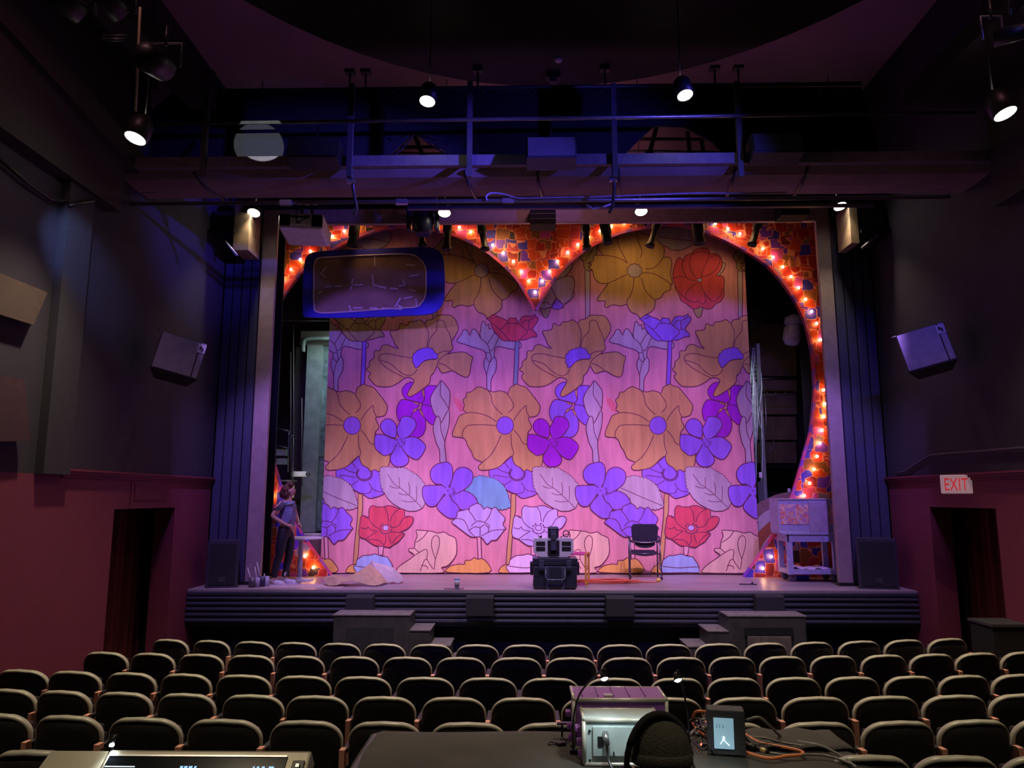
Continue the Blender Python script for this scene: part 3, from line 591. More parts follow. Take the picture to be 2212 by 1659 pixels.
motif('J',[(660,1575),(680,1500),(760,1475),(820,1465),(880,1470),(890,1420),(960,1415),(1010,1380),(1060,1400),(1110,1390),(1180,1440),(1205,1575)],'amber')
motif('I',[(450,1500),(490,1470),(500,1410),(550,1370),(590,1350),(680,1345),(740,1330),(830,1360),(900,1370),(950,1440),(980,1500),(985,1580),(500,1580),(460,1530)],{0:'blue',1:'pale',2:'blue','d':'blue'},[[(490,1490),(700,1515),(980,1500)]],smooth=False)
motif('I',[(1285,1020),(1330,1015),(1440,1025),(1500,1030),(1550,1050),(1600,1050),(1660,1040),(1720,1080),(1790,1110),(1815,1160),(1815,1340),(1710,1480),(1620,1510),(1625,1580),(1050,1580),(1035,1530),(1080,1480),(1250,1360),(1220,1310),(1190,1290),(1190,1260),(1260,1250),(1270,1170),(1300,1090)],'beige',
 [[(1440,1025),(1380,1110),(1280,1180)],[(1260,1250),(1300,1290),(1330,1310)],[(1250,1360),(1400,1270),(1440,1310),(1430,1400),(1510,1530)],[(1540,1400),(1490,1230),(1500,1130),(1545,1085),(1590,1120),(1590,1230),(1540,1400)],[(1540,1400),(1525,1540)],[(1340,1560),(1390,1420),(1430,1400)],[(1350,1480),(1420,1490),(1440,1530)]])
# slice into vertical strips, clip to the cloth and give it folds
for co,no in(((XL_,0,0),(-1,0,0)),((XR_,0,0),(1,0,0)),((0,0,ZB),(0,0,-1)),((0,0,ZT),(0,0,1))):
    bmesh.ops.bisect_plane(drop,geom=drop.verts[:]+drop.edges[:]+drop.faces[:],plane_co=co,plane_no=no,clear_outer=True)
x=XL_+.09
while x<XR_:
    bmesh.ops.bisect_plane(drop,geom=drop.verts[:]+drop.edges[:]+drop.faces[:],plane_co=(x,0,0),plane_no=(1,0,0));x+=.09
ex=[f_ for f_ in drop.faces if f_.material_index==dmi('bg')]
for zc in (2.2,3.4,4.6,5.8): 
    g=list({*[v for f_ in drop.faces if f_.material_index==dmi('bg') for v in f_.verts],*[e_ for f_ in drop.faces if f_.material_index==dmi('bg') for e_ in f_.edges],*[f_ for f_ in drop.faces if f_.material_index==dmi('bg')]})
    bmesh.ops.bisect_plane(drop,geom=g,plane_co=(0,0,zc),plane_no=(0,0,1))
def fold(x_): return .016*math.sin(x_*9.0+.7*math.sin(x_*2.1))+.012*math.sin(x_*4.3+1)+.006*math.sin(x_*17)
for v in drop.verts:
    k_=(v.co.x-XL_)/.09;i_=math.floor(k_+1e-6);t_=k_-i_
    v.co.y+=fold(XL_+.09*i_)*(1-t_)+fold(XL_+.09*(i_+1))*t_
for f_ in drop.faces:
    f_.smooth=False
    if f_.normal.y>0: f_.normal_flip()
me=bpy.data.meshes.new('flower_drop');drop.to_mesh(me);drop.free()
for n_ in dms: me.materials.append(DM[n_])
fd=bpy.data.objects.new('flower_drop',me);C.objects.link(fd)
tag(fd,'tall pink stage backdrop cloth painted with large outlined orange, violet and red flowers','backdrop')
b=MB();b.box((XL_,YF+.06,S),(XR_,YF+.10,S+.035),mat('pale_batten',(.75,.55,.62),.6));P(b,'bottom_batten',fd)
b=MB();b.box((XL_,YF+.045,S+.0),(XR_,YF+.055,ZT),mat('cloth_lining',(.3,.2,.2),.9));P(b,'lining',fd)
# ================================================================== hanging window-shaped sign
YS=13.15
def T1(pts): return [(AY(560+x*.2803,440+y*.2803,YS).x,AY(560+x*.2803,440+y*.2803,YS).z) for x,y in pts]
M_blue=mat('royal_blue_paint',(.012,.008,.42),.6,var=.05);M_pap=mat('mauve_paper',(.25,.14,.12),.8,var=.2,scale=3,bump=.6,bscale=3);M_tape=mat('pale_tape',(.55,.42,.55),.6)
o_=catmull([(340,850),(340,640),(352,470),(375,405),(440,375),(620,360),(900,350),(1250,338),(1350,350),(1410,400),(1425,480),(1430,640),(1418,760),(1370,825),(1290,855),(1000,870),(700,880),(420,878),(365,872)],4,True)
i_=catmull([(432,440),(560,412),(850,398),(1150,390),(1235,425),(1275,480),(1285,560),(1280,700),(1250,765),(1200,797),(1000,810),(600,838),(445,835),(422,780),(420,640)],4,True)
cx=T1([(880,600)])[0]
sg=thing('window_cutout','hanging royal blue rounded panel with a taped mauve paper inset, under the projector','sign',(cx[0],YS,cx[1]))
b=MB();b.prism(T1(o_),YS-.03,YS+.03,M_blue);P(b,'panel',sg)
b=MB();b.prism(T1(i_),YS-.045,YS-.031,M_pap);P(b,'paper_inset',sg)
b=MB()
q=[AY(560+x*.2803,440+y*.2803,YS-.05) for x,y in i_];b.tube(q,.014,M_tape,6,closed=True)
for a,c in (((890,400),(890,490)),((1132,470),(1200,475)),((1157,560),(1228,547)),((468,530),(512,570)),((515,490),(485,525)),((505,640),(552,638)),((580,637),(640,634)),((450,690),(492,672)),((720,580),(705,665)),((700,625),(800,625)),((870,545),(880,630)),((880,630),(910,630)),((915,637),(978,650)),((1008,652),(1070,655)),((1075,635),(1125,630)),((1108,585),(1125,635)),((1152,660),(1207,675)),((1115,730),(1182,716)),((1090,725),(1045,795)),((1065,780),(1100,800)),((1207,733),(1212,790)),((693,785),(705,825)),((725,803),(797,803)),((850,803),(910,806)),((945,805),(1100,812))):
    p=AY(560+a[0]*.2803,440+a[1]*.2803,YS-.05);r=AY(560+c[0]*.2803,440+c[1]*.2803,YS-.05);d=r-p;n_=Vector((-d.z,0,d.x)).normalized()*.013
    b.add([p+n_,p-n_,r-n_,r+n_,p+n_+Vector((0,.02,0)),p-n_+Vector((0,.02,0)),r-n_+Vector((0,.02,0)),r+n_+Vector((0,.02,0))],[(0,1,2,3),(4,5,6,7),(0,1,5,4),(2,3,7,6),(1,2,6,5),(3,0,4,7)],M_tape)
P(b,'tape_strip',sg)['kind']='stuff'
b=MB()
for x in(460,1250):
    p=T1([(x,370)])[0];b.tube([(p[0],YS,p[1]),(p[0],YS,8.0)],.006,K,6)
P(b,'suspension_wire',sg)
# ================================================================== stage lights behind the header
b=MB();b.tube([(-4.6,13.0,7.72),(5.2,13.0,7.72)],.03,K);tag(b.build('lighting_batten'),'black lighting pipe hidden just behind the top of the stage frame','pipe')
def fixture(px,py0,py1,lean,kind,label):
    p=AY(px,py0,13.0);z0=7.72;q=AY(px+lean,py1,13.0);p=Vector((p.x,13.0,7.6))
    t=thing('stage_light',label,'light fixture',tuple(p),0,'stage lights hanging behind the header')
    d=(q-p);Mx=d.to_track_quat('-Z','Y').to_matrix().to_4x4()
    L_=d.length;r={'par':.10,'ellips':.062,'fresnel':.115}[kind]
    b=MB()
    if kind=='ellips': b.lathe([(.05,.04),(.085,0),(.085,-L_*.4),(.06,-L_*.42),(.06,-L_*.88),(.085,-L_*.9),(.085,-L_),(.07,-L_),(.06,-L_+.02)],K,16,Mx)
    else: b.lathe([(r*.6,.05),(r,0),(r,-L_*.62),(r*.8,-L_*.66),(r*1.05,-L_),(r*.9,-L_),(r*.7,-L_*.8)],K,18,Mx)
    b.build('barrel',parent=t)
    b=MB();b.tube([(-r-.03,0,.18),(-r-.03,0,-.05)],.012,STD,6);b.tube([(r+.03,0,.18),(r+.03,0,-.05)],.012,STD,6);b.tube([(-r-.03,0,.18),(r+.03,0,.18)],.012,STD,6);b.build('yoke',parent=t)
    b=MB();b.cbox((0,0,.16),(.06,.08,.1),K);b.build('clamp',parent=t)
    if kind=='ellips':
        b=MB();b.cbox(tuple(Mx@Vector((.07,-.04,-L_*.45))),(.05,.03,.05),STD);b.build('knob',parent=t)
for a in ((768,488,532,-8,'par','wide black barrel light, first from the left behind the header'),
 (905,505,530,8,'ellips','short black spotlight peeping out below the dark blue moving light'),
 (967,486,540,-2,'ellips','upright black spotlight right of the moving light, with a pale side edge'),
 (1038,486,541,10,'ellips','black spotlight leaning right at the left slope of the heart'),
 (1264,486,538,4,'ellips','upright black spotlight right of the heart dip'),
 (1305,486,526,8,'par','small round black light beside the spotlight right of the heart dip'),
 (1425,486,533,-22,'ellips','black spotlight leaning left over the right lobe of the heart'),
 (1505,486,527,6,'fresnel','widest black light over the right lobe of the heart'),
 (1642,484,530,-18,'ellips','last black spotlight on the right, leaning left')): fixture(*a)
# moving light at header
p=AY(915,452,11.9);t=thing('moving_light','dark blue moving head light hanging next to the small centre-left pendant','light fixture',tuple(p));t.scale=(1.25,1.25,1.25)
MBl=mat('dark_blue_plastic',(.02,.02,.06),.35)
b=MB();b.cbox((0,0,.06),(.42,.3,.16),MBl);b.build('base',parent=t,bevel=.03)
for sx in(-.19,.19): b=MB();b.cbox((sx,0,-.14),(.06,.16,.34),MBl);b.build('yoke_arm',parent=t,bevel=.02)
b=MB();b.lathe([(.06,.02),(.13,-.03),(.15,-.15),(.13,-.3),(.10,-.36),(.08,-.36)],MBl,20);b.build('head',parent=t)
b=MB();b.tube([(0,0,.14),(0,0,.5)],.02,K);b.cbox((-.24,0,.1),(.02,.1,.26),ST);b.build('clamp',parent=t)
# black boxes on the header
for px0,px1,y0,y1,lb in((1145,1200,446,490,'black louvred box on the middle of the stage header'),(1680,1742,440,471,'black wedge-shaped box near the right end of the stage header'),(1020,1062,436,446,'')):
    if not lb: continue
    p0=AY(px0,y0,12.1);p1=AY(px1,y1,12.1);b=MB();b.box((p0.x,11.95,p1.z),(p1.x,12.29,p0.z),KM)
    for k in range(3): zz=p1.z+(p0.z-p1.z)*(k+1)/4;b.box((p0.x-.004,11.94,zz-.012),(p1.x+.004,11.95,zz),K)
    tag(b.build('header_box'),lb,'box')
# projector
p=AY(660,497,11.3);t=thing('projector','white ceiling projector with black vents hanging at the top left of the stage','projector',tuple(p),R(7))
MW=mat('grey_white_plastic',(.75,.72,.76),.4)
t.scale=(1.12,1.12,1.12)
b=MB();b.cbox((0,0,0),(.62,.75,.24),MW);b.build('body',parent=t,bevel=.05)
for sx in(-.22,.22): b=MB();b.cbox((sx,-.38,.0),(.14,.02,.16),K);b.build('vent_grille',parent=t)
b=MB();b.cbox((0,-.385,.01),(.27,.015,.15),mat('port_panel',(.85,.86,.82),.5))
for i in range(5): b.cbox((-.1+.05*i,-.394,.04),(.03,.01,.02),K)
b.build('port_panel',parent=t)
b=MB();b.tube(catmull([(-.15,-.4,.05),(.0,-.42,.04),(.12,-.41,.06),(.02,-.43,-.02),(-.04,-.42,-.05),(-.06,-.42,.1),(0,-.2,.25)],5),.008,K,6);b.build('cable',parent=t)
b=MB();b.tube([(-.08,0,.1),(-.05,0,.42)],.022,K);b.tube([(.1,0,.1),(.06,0,.42)],.022,K);b.cbox((0,0,.42),(.3,.12,.05),STD);b.build('ceiling_mount',parent=t)
# side shelves with monitors (mirrored pair on the hall walls)
for side in(-1,1):
    if side<0: pw=(508,536,440,540);pb=(440,507,455,540)
    else: pw=(1833,1857,440,525);pb=(1858,1922,448,500)
    Yb=11.6;a=AY(pw[0],pw[2],Yb);c=AY(pw[1],pw[3],Yb)
    t=thing('side_shelf','tall wooden side board holding a black shelf, %s of the stage opening'%('left' if side<0 else 'right'),'shelf',((a.x+c.x)/2,Yb,c.z))
    b=MB();b.box((a.x,Yb,c.z),(c.x,Yb+.5,a.z),mat('ply_board',(.22,.15,.10),.6,var=.2));P(b,'side_board',t,.004)
    e=AY(pb[0],500,Yb);g=AY(pb[1],500,Yb);b=MB();b.box((e.x,Yb-.05,e.z-.03),(g.x,Yb+.5,e.z+.02),K);P(b,'shelf',t)
    b=MB()
    if side<0: s0=AY(485,520,Yb);s1=AY(512,552,Yb)
    else: s0=AY(1895,508,Yb);s1=AY(1862,536,Yb)
    b.tube([s0,s1],.022,mat('pale_strut',(.3,.28,.33),.5));P(b,'strut',t)
    e=AY(pb[0],pb[2],Yb);b=MB();b.box((max(min(e.x,g.x)+.02,WL+.03),Yb+.02,g.z+.022),(max(e.x,g.x)-.02,Yb+.4,e.z),KM)
    tag(b.build('black_speaker',bevel=.02),'black loudspeaker resting on the shelf high %s of the stage'%('left' if side<0 else 'right'),'speaker')
# big wall loudspeakers
def wallspk(pc,rot,w,h,d,lb,side):
    t=thing('wall_speaker',lb,'speaker',tuple(pc));t.rotation_euler=rot
    MS=mat('grey_speaker_face',(.42,.36,.42),.7,bump=.3,bscale=250)
    b=MB();b.prism([(-w/2,0),(w/2,0),(w/2*.7,d),(-w/2*.7,d)],-h/2,h/2,mat('speaker_box',(.03,.027,.032),.6),axis='z');b.build('cabinet',parent=t,bevel=.012)
    b=MB();b.box((-w/2+.015,-.02,-h/2+.015),(w/2-.1,0,h/2-.015),MS);b.box((w/2-.085,-.018,-h/2+.015),(w/2-.015,0,h/2-.015),MS);b.build('grille',parent=t)
    b=MB();x=w/2-.06;b.box((x-.055,-.028,h/2-.17),(x+.05,-.02,h/2-.04),mat('label_white',(.7,.62,.68),.5))
    b.box((x-.03,-.032,h/2-.12),(x-.005,-.028,h/2-.07),K);b.box((x,-.032,h/2-.15),(x+.02,-.028,h/2-.09),K);b.build('badge',parent=t)
    b=MB();b.tube([(-w/2,.02,h/2),(-w/2-.05,.1,h/2+.04)],.012,ST,6);b.tube([(0,d*.9,.1),(side*.0,d+.25,.15)],.035,K);b.tube([(0,d*.9,-.1),(0,d+.25,-.05)],.035,K);b.build('mounting_bracket',parent=t)
wallspk(AX(388,768,WL+.52),(R(-14),R(13),R(30)),.60,.56,.32,'grey loudspeaker tilted down on the dark left wall',1)
wallspk(AX(2000,750,WR-.52),(R(-14),R(-13),R(-30)),.60,.58,.32,'grey loudspeaker tilted down on the dark right wall above the exit sign',-1)
# acoustic panels left edge
for (pts,m_,lb) in ((((-60,565),(103,632),(72,702),(-60,660)),mat('tan_panel',(.065,.04,.036),.8),'tilted tan acoustic panel high on the wall at the far left edge'),
    (((-60,805),(52,818),(66,952),(-60,955)),mat('dark_maroon_panel',(.055,.02,.035),.85),'dark square acoustic panel below the tan one at the far left edge')):
    ps=[AX(x,y,WL+.12) for x,y in pts];b=MB();vs=[tuple(p) for p in ps]+[(p.x-.06,p.y,p.z) for p in ps]
    b.add(vs,[(0,1,2,3),(7,6,5,4),(0,4,5,1),(1,5,6,2),(2,6,7,3),(3,7,4,0)],m_);tag(b.build('acoustic_panel'),lb,'panel')
# exit sign
c=AX(2066,1046,WR-.14);MWt=mat('sign_white',(.85,.62,.75),.4,emit=(1,.62,.78),estr=.16);MRd=mat('sign_red',(.7,.02,.03),.5,emit=(1,.05,.08),estr=.3)
t=thing('exit_sign','white exit sign with red letters on the right red wall','sign',(c.x,c.y,c.z),R(-32))
hw=.185;hh=.125
b=MB();b.box((-hw,-.04,-hh),(hw,0,hh),MWt);b.build('sign_box',parent=t,bevel=.015)
cu=bpy.data.curves.new('exit_text','FONT');cu.body='EXIT';cu.size=.24;cu.align_x='CENTER';cu.align_y='CENTER';cu.extrude=.004;cu.space_character=1.05
to=bpy.data.objects.new('tmp',cu);C.objects.link(to);dg=bpy.context.evaluated_depsgraph_get();me=bpy.data.meshes.new_from_object(to.evaluated_get(dg));bpy.data.objects.remove(to)
xs=[v.co.x for v in me.vertices];zs=[v.co.y for v in me.vertices];sx=hw*1.45/(max(xs)-min(xs));sz=hh*1.3/(max(zs)-min(zs));mx_=(max(xs)+min(xs))/2;mz=(max(zs)+min(zs))/2
me.transform(Matrix.Rotation(PI/2,4,'X')@Matrix.Diagonal((sx,sz,1,1))@Matrix.Translation((-mx_,-mz,0)));me.materials.clear();me.materials.append(MRd)
o=bpy.data.objects.new('lettering',me);C.objects.link(o);o.parent=t;o.location=(0,-.046,0);b=MB();b.cbox((.1,.05,0),(.04,.16,.05),STD);b.build('bracket',parent=t);o['label']='red EXIT letters'
# conduit right wall
b=MB();b.tube([AX(x,y,WR-.03) for x,y in((1935,1023),(1955,1019),(1975,1005),(2008,984),(2030,981),(2212,967),(2300,960))],.018,mat('wall_conduit',(.06,.05,.07),.5));tag(b.build('wall_conduit'),'dark conduit climbing over the red ledge of the right wall','conduit')
b=MB();b.tube([AX(x,y,WL+.05) for x,y in((0,345),(60,395),(110,430),(140,436))]+[AX(x,y,WL+.12) for x,y in ((150,444),(170,438),(202,434))],.022,K);tag(b.build('sagging_cable'),'black cable sagging across the lit pilaster at upper left','cable')
# stage side speakers
for px0,px1,y0,y1,m,lb in((445,517,1167,1267,1,'black loudspeaker standing on the left end of the stage apron'),(1857,1932,1163,1266,-1,'black loudspeaker standing on the right end of the stage apron')):
    p0=AY(px0,y1,11.95);p1=AY(px1,y0,11.95);wd=p1.x-p0.x;ht=p1.z-S
    t=thing('stage_speaker',lb,'speaker',((p0.x+p1.x)/2,12.0,S),R(14*m),'loudspeakers at both ends of the stage apron')
    b=MB();b.prism([(-wd/2,-.16),(wd/2,-.16),(wd/2*.75,.17),(-wd/2*.75,.17)],.0,ht,mat('speaker_plastic',(.045,.042,.06),.5),axis='z');b.build('cabinet',parent=t,bevel=.03)
    b=MB();pr=[(-wd/2+.05,.05),(wd/2-.05,.05),(wd/2-.05,ht-.05),(-wd/2+.05,ht-.05)];b.prism(pr,-.175,-.161,mat('mesh_grille',(.012,.012,.018),.7,bump=.4,bscale=300));b.build('grille',parent=t,bevel=.006)
    b=MB();b.box((-.05,-.182,.09),(.05,-.175,.17),STD);b.build('badge',parent=t)
    b=MB();b.box((-wd/2-.02,-.22,-.0),(wd/2+.02,.12,.012),K)
# covers on the stage lip
for i,(px0,px1,y0,y1) in enumerate(((748,806,1287,1322),(1007,1066,1288,1340),(1309,1371,1289,1340),(1632,1694,1285,1318))):
    a=AY(px0,y0,11.5);c=AY(px1,y1,11.5);b=MB()
    zt=a.z;zb=c.z;b.prism([(11.655,zt+.01),(11.50,zt),(11.46,zt-.03),(11.46,min(zt-.28,zt-.28)),(11.50,zt-.3),(11.655,zt-.3)],a.x,c.x,mat('black_carpet_cover',(.022,.02,.028),.9,bump=.3,bscale=200),axis='x')
    if i in(1,2): b.box((a.x+.02,11.49,zb),(c.x+.0,11.655,zt-.302),M_rib)
    tag(b.build('front_fill_speaker'),'black carpeted box on the ribbed stage front, %s'%['just above the left steps','second from the left','third from the left','just above the right steps'][i],'speaker','black boxes on the stage front')
# steps
def stairs(m,lb,px):
    M_st=mat('black_step_paint',(.05,.045,.05),.55,var=.3,scale=5,bump=.1,bscale=60);M_tr=mat('worn_tread',(.20,.175,.19),.42,var=.25,scale=12)
    X0=px[0];t=thing('stage_steps',lb,'steps',(X0+m*.55,11.2,0))
    zt=.86;ya,yb=11.02,11.60
    b=MB();b.box((X0,ya,0),(X0+m*1.1,yb,zt),M_st);P(b,'platform_box',t,.01)
    b=MB();b.box((X0-m*.01,ya-.01,zt),(X0+m*1.11,11.45,zt+.022),M_tr);P(b,'platform_top',t,.004)
    for i in range(3):
        z=zt-.21*(i+1);xa=X0+m*(1.1+.29*i);b=MB();b.box((xa,ya,0),(xa+m*.29,yb,z),M_st);P(b,'step_riser',t)
        b=MB();b.box((xa+m*.003,ya-.01,z),(xa+m*.305,yb,z+.02),M_tr);P(b,'tread',t,.003)
    b=MB();xa,xb=X0+m*.2,X0+m*.88
    if m>0: b.box((xa,ya-.012,.12),(xb,ya-.001,.70),mat('carpet_inset',(.03,.03,.035),.95,bump=.5,bscale=90));P(b,'carpet_panel',t)
    else:
        b.box((xa,ya-.008,.12),(xb,ya-.001,.72),KM);b.box((xa,ya-.03,.60),(xb,ya-.008,.72),KM);P(b,'opening',t)  # black sheet stands for the shaded inside of the hatch
        b=MB();b.box((xa+m*.03,ya-.04,.13),(xb-m*.03,ya-.009,.60),mat('taupe_panel',(.13,.105,.10),.8,var=.3));P(b,'loose_panel',t,.01)
stairs(1,'black wooden steps with a carpeted panel, in front of the left half of the stage',(AZ(718,1332,.86).x,))
stairs(-1,'black wooden steps with an open hatch, in front of the right half of the stage',(AZ(1733,1330,.86).x,))
# ================================================================== things on stage
# road case
p=AZ(1200,1275,S);t=thing('road_case','dark wheeled transit case with latches and handle at centre front of the stage','case',(p.x,11.98,S))
MC=mat('case_plastic',(.022,.022,.04),.38,coat=.2);MC2=mat('case_edge',(.05,.05,.085),.3)
b=MB();b.box((-.335,-.27,.02),(.335,.27,.36),MC);b.build('case_body',parent=t,bevel=.02)
b=MB();b.box((-.345,-.28,.365),(.345,.28,.47),MC);b.box((-.24,-.2,.47),(.24,.2,.485),MC);b.build('lid',parent=t,bevel=.02)
for x in(-.21,.21):
    b=MB();b.box((x-.04,-.31,.28),(x+.04,-.275,.44),MC2);b.box((x-.03,-.325,.29),(x+.03,-.31,.34),MC);b.build('latch',parent=t,bevel=.006)
for x in(-.36,.36):
    b=MB();b.box((x-.025,-.1,.2),(x+.025,.1,.40),MC);b.build('side_latch',parent=t,bevel=.01)
b=MB();b.tube([(-.15,-.28,.34),(-.15,-.31,.18),(-.12,-.33,.15),(.12,-.33,.15),(.15,-.31,.18),(.15,-.28,.34)],.014,MC2);b.build('handle',parent=t)
for x in(-.32,.32):
    b=MB();b.lathe([(.045,-.02),(.05,0),(.045,.02)],K,14,Matrix.Translation((x,.24,.05))@Matrix.Rotation(PI/2,4,'Y'));b.build('wheel',parent=t)
b=MB()
for x in(-.12,.12): b.box((x-.025,-.285,.0),(x+.025,-.27,.34),MC2)
b.build('rib',parent=t)
# head unit on the case
t=thing('moving_head_fixture','grey-white vented light base with a black swivel head, standing on the transit case','light fixture',(p.x-.02,11.98,S+.485))
MG=mat('pale_grey_plastic',(.55,.53,.60),.4)
b=MB();hp=[(-.31,.06),(-.31,.25),(-.29,.28),(.29,.28),(.31,.25),(.31,.06),(.27,.05),(.22,.0),(-.22,.0),(-.27,.05)];b.prism(hp,-.2,.2,MG);b.build('housing',parent=t,bevel=.012)
for x in(-.2,.2):
    for z_ in(.10,.18): b=MB();b.box((x-.07,-.208,z_-.005),(x+.07,-.2,z_+.055),KM);b.build('vent',parent=t)
b=MB();b.prism([(-.09,.03),(-.09,.25),(.09,.25),(.09,.03),(.06,.015),(-.06,.015)],-.212,-.2,KM);b.build('recess',parent=t)
b=MB();b.box((-.045,-.25,.10),(.045,-.16,.40),MC2);b.box((-.03,-.26,.26),(.03,-.25,.36),STD);b.build('yoke_arm',parent=t,bevel=.01)
b=MB();b.box((-.085,-.17,.27),(.085,.02,.46),MC);b.build('head',parent=t,bevel=.03)
b=MB();b.cbox((-.2,-.1,.3),(.04,.04,.03),K);b.build('knob',parent=t)
b=MB();b.tube([(.11,-.1,.29),(.16,-.1,.32)]+[(.2+.045*math.cos(a*.6),-.1+.02*math.sin(a*1.3),.35+.05*math.sin(a*.6)) for a in range(22)],.007,K,6);b.build('safety_cable',parent=t)
# wire cube
p=AZ(1262,1264,S);t=thing('cube_frame_table','open square-tube frame painted pink and orange, right of the transit case','table',(p.x-.12,p.y+.2,S),R(-12))
MP=mat('frame_pink',(.75,.12,.35),.5);MO=mat('frame_orange',(.80,.36,.06),.5)
a=.19;hh=.5
for i,(x,y) in enumerate(((-a,-a),(a,-a),(a,a),(-a,a))):
    b=MB();b.box((x-.015,y-.015,0),(x+.015,y+.015,hh),MO if i in(1,2) else MP);b.build('upright',parent=t)
for z_ in(.015,hh-.015):
    b=MB();b.box((-a,-a-.014,z_-.014),(a,-a+.014,z_+.014),MP);b.box((-a,a-.014,z_-.014),(a,a+.014,z_+.014),MP);b.box((-a-.014,-a,z_-.014),(-a+.014,a,z_+.014),MP);b.box((a-.014,-a,z_-.014),(a+.014,a,z_+.014),MO);b.build('rail',parent=t)
# chair seen from behind
p=AZ(1393,1249,S);t=thing('office_chair','dark armchair with tube legs on castors, seen from behind on the stage','chair',(p.x,p.y+.02,S),R(-4))
MCh=mat('chair_plastic',(.02,.018,.04),.45);MCf=mat('chair_fabric',(.03,.028,.06),.85);MT=mat('chair_tube',(.14,.13,.17),.3,metal=.7)
def shell(w0,w1,z0,z1,zc,y,m,n=14,thick=.03):
    b=MB();pl=[]
    pl=[(-w1/2,z1-.05),(-w1/2+.04,z1),(w1/2-.04,z1),(w1/2,z1-.05),(w0/2,z0+.06),(w0/2-.05,z0+.0)]
    pl+= [(w0/2*math.cos(a)*.85,z0-(z0-zc)*math.sin(a)) for a in [PI*k/10 for k in range(1,10)]]
    pl+=[(-w0/2+.05,z0),(-w0/2,z0+.06)]
    b.prism(pl,y,y+thick,m);return b
shell(.44,.46,.62,.94,.53,-.24,MCh).build('backrest',parent=t,bevel=.01)
b=MB();b.prism([(-.22,.43),(-.2,.47),(.2,.47),(.22,.43),(.12,.40),(0,.388),(-.12,.40)],-.2,.24,MCf);b.build('seat',parent=t,bevel=.015)
for sx in(-1,1):
    for (y,yt) in ((-.26,-.21),(.22,.16)):
        b=MB();x=sx*.25
        b.tube([(x+sx*(.02 if y<0 else 0),y,.06),(x-sx*(.0 if y<0 else 0),yt,.70)],.013,MT);b.build('leg',parent=t)
        b=MB();b.lathe([(.02,-.015),(.026,0),(.02,.015)],K,10,Matrix.Translation((x+sx*(.02 if y<0 else 0),y,.026))@Matrix.Rotation(PI/2,4,'Y'));b.tube([(x+sx*.0,y,.03),(x,y,.07)],.01,MT,6);b.build('castor',parent=t)
    b=MB();b.tube(catmull([(sx*.245,.17,.70),(sx*.27,.05,.71),(sx*.26,-.12,.70),(sx*.25,-.21,.66),(sx*.2,-.255,.63)],4),.017,MCh);b.build('armrest',parent=t)
b=MB();b.tube(catmull([(-.245,-.21,.66),(-.12,-.262,.63),(0,-.268,.625),(.12,-.262,.63),(.245,-.21,.66)],4),.013,MT);b.build('back_tube',parent=t)
b=MB()
for y in(-.2,.2): b.tube([(-.245,y,.43),(.245,y,.43)],.012,MT)
b.build('seat_frame',parent=t)
# cart
p=AZ(1735,1254,S);t=thing('utility_cart','lavender painted wooden cart on castors, in front of the right side of the portal','cart',(p.x+.09,13.02,S))
ML=mat('lavender_paint',(.42,.40,.68),.6,var=.12,scale=12);w2=.42
yf,yb=-.25,.27
for x in(-w2+.04,w2-.04):
    for y in(yf+.04,yb-.04): b=MB();b.box((x-.045,y-.035,.12),(x+.045,y+.035,.74),ML);b.build('leg',parent=t,bevel=.004)
b=MB();b.box((-w2,yf,.66),(w2,yf+.03,.78),ML);b.box((-w2,yb-.03,.66),(w2,yb,.78),ML);b.box((-w2,yf,.66),(-w2+.03,yb,.78),ML);b.box((w2-.03,yf,.66),(w2,yb,.78),ML);b.build('top_apron',parent=t,bevel=.004)
b=MB();b.box((-w2-.08,yf-.02,.78),(w2+.03,yb+.02,.81),ML);b.build('tabletop',parent=t,bevel=.004)
b=MB();b.box((-w2,yf-.005,.13),(w2,yb,.21),ML);b.build('lower_shelf',parent=t,bevel=.004)
for x in(-w2+.08,w2-.06):
    for y in(yf+.08,yb-.08):
        b=MB();b.lathe([(.03,-.02),(.062,-.018),(.068,0),(.062,.018),(.03,.02)],mat('grey_rubber',(.22,.21,.26),.6),18,Matrix.Translation((x,y,.068))@Matrix.Rotation(PI/2+.25,4,'X'));w_=b.build('wheel',parent=t)
        b=MB();b.box((x-.012,y-.05,.065),(x+.012,y+.05,.13),STD);b.build('fork',parent=w_)
b=MB();cl=[];n=14
for i in range(n+1):
    x=-w2+.08+i*(2*w2-.16)/n
    for y in(yf+.02,0,yb-.02): cl.append((x,y,.225+.012*math.sin(i*1.7)+.01*math.cos(i*.9+y*9)+(.03 if i in(0,1) else 0)))
fs=[]
for i in range(n):
    for j in range(2): q=3*i+j;fs.append((q,q+1,q+4,q+3))
b.add(cl,fs,mat('pale_cloth',(.75,.62,.78),.85),True);o=b.build('folded_cloth',loc=(p.x+.09,13.02,S));sd=o.modifiers.new('s','SOLIDIFY');sd.thickness=.012
tag(o,'crumpled pale cloth on the lower shelf of the lavender cart','cloth')
t2=thing('painted_box','lavender open box with flowery panels, standing on the cart','box',(p.x+.05,13.0,S+.811))
bw=.50;bh=.57
b=MB();b.box((-bw,-.22,0),(bw,.24,bh),ML);b.build('box_body',parent=t2,bevel=.006)
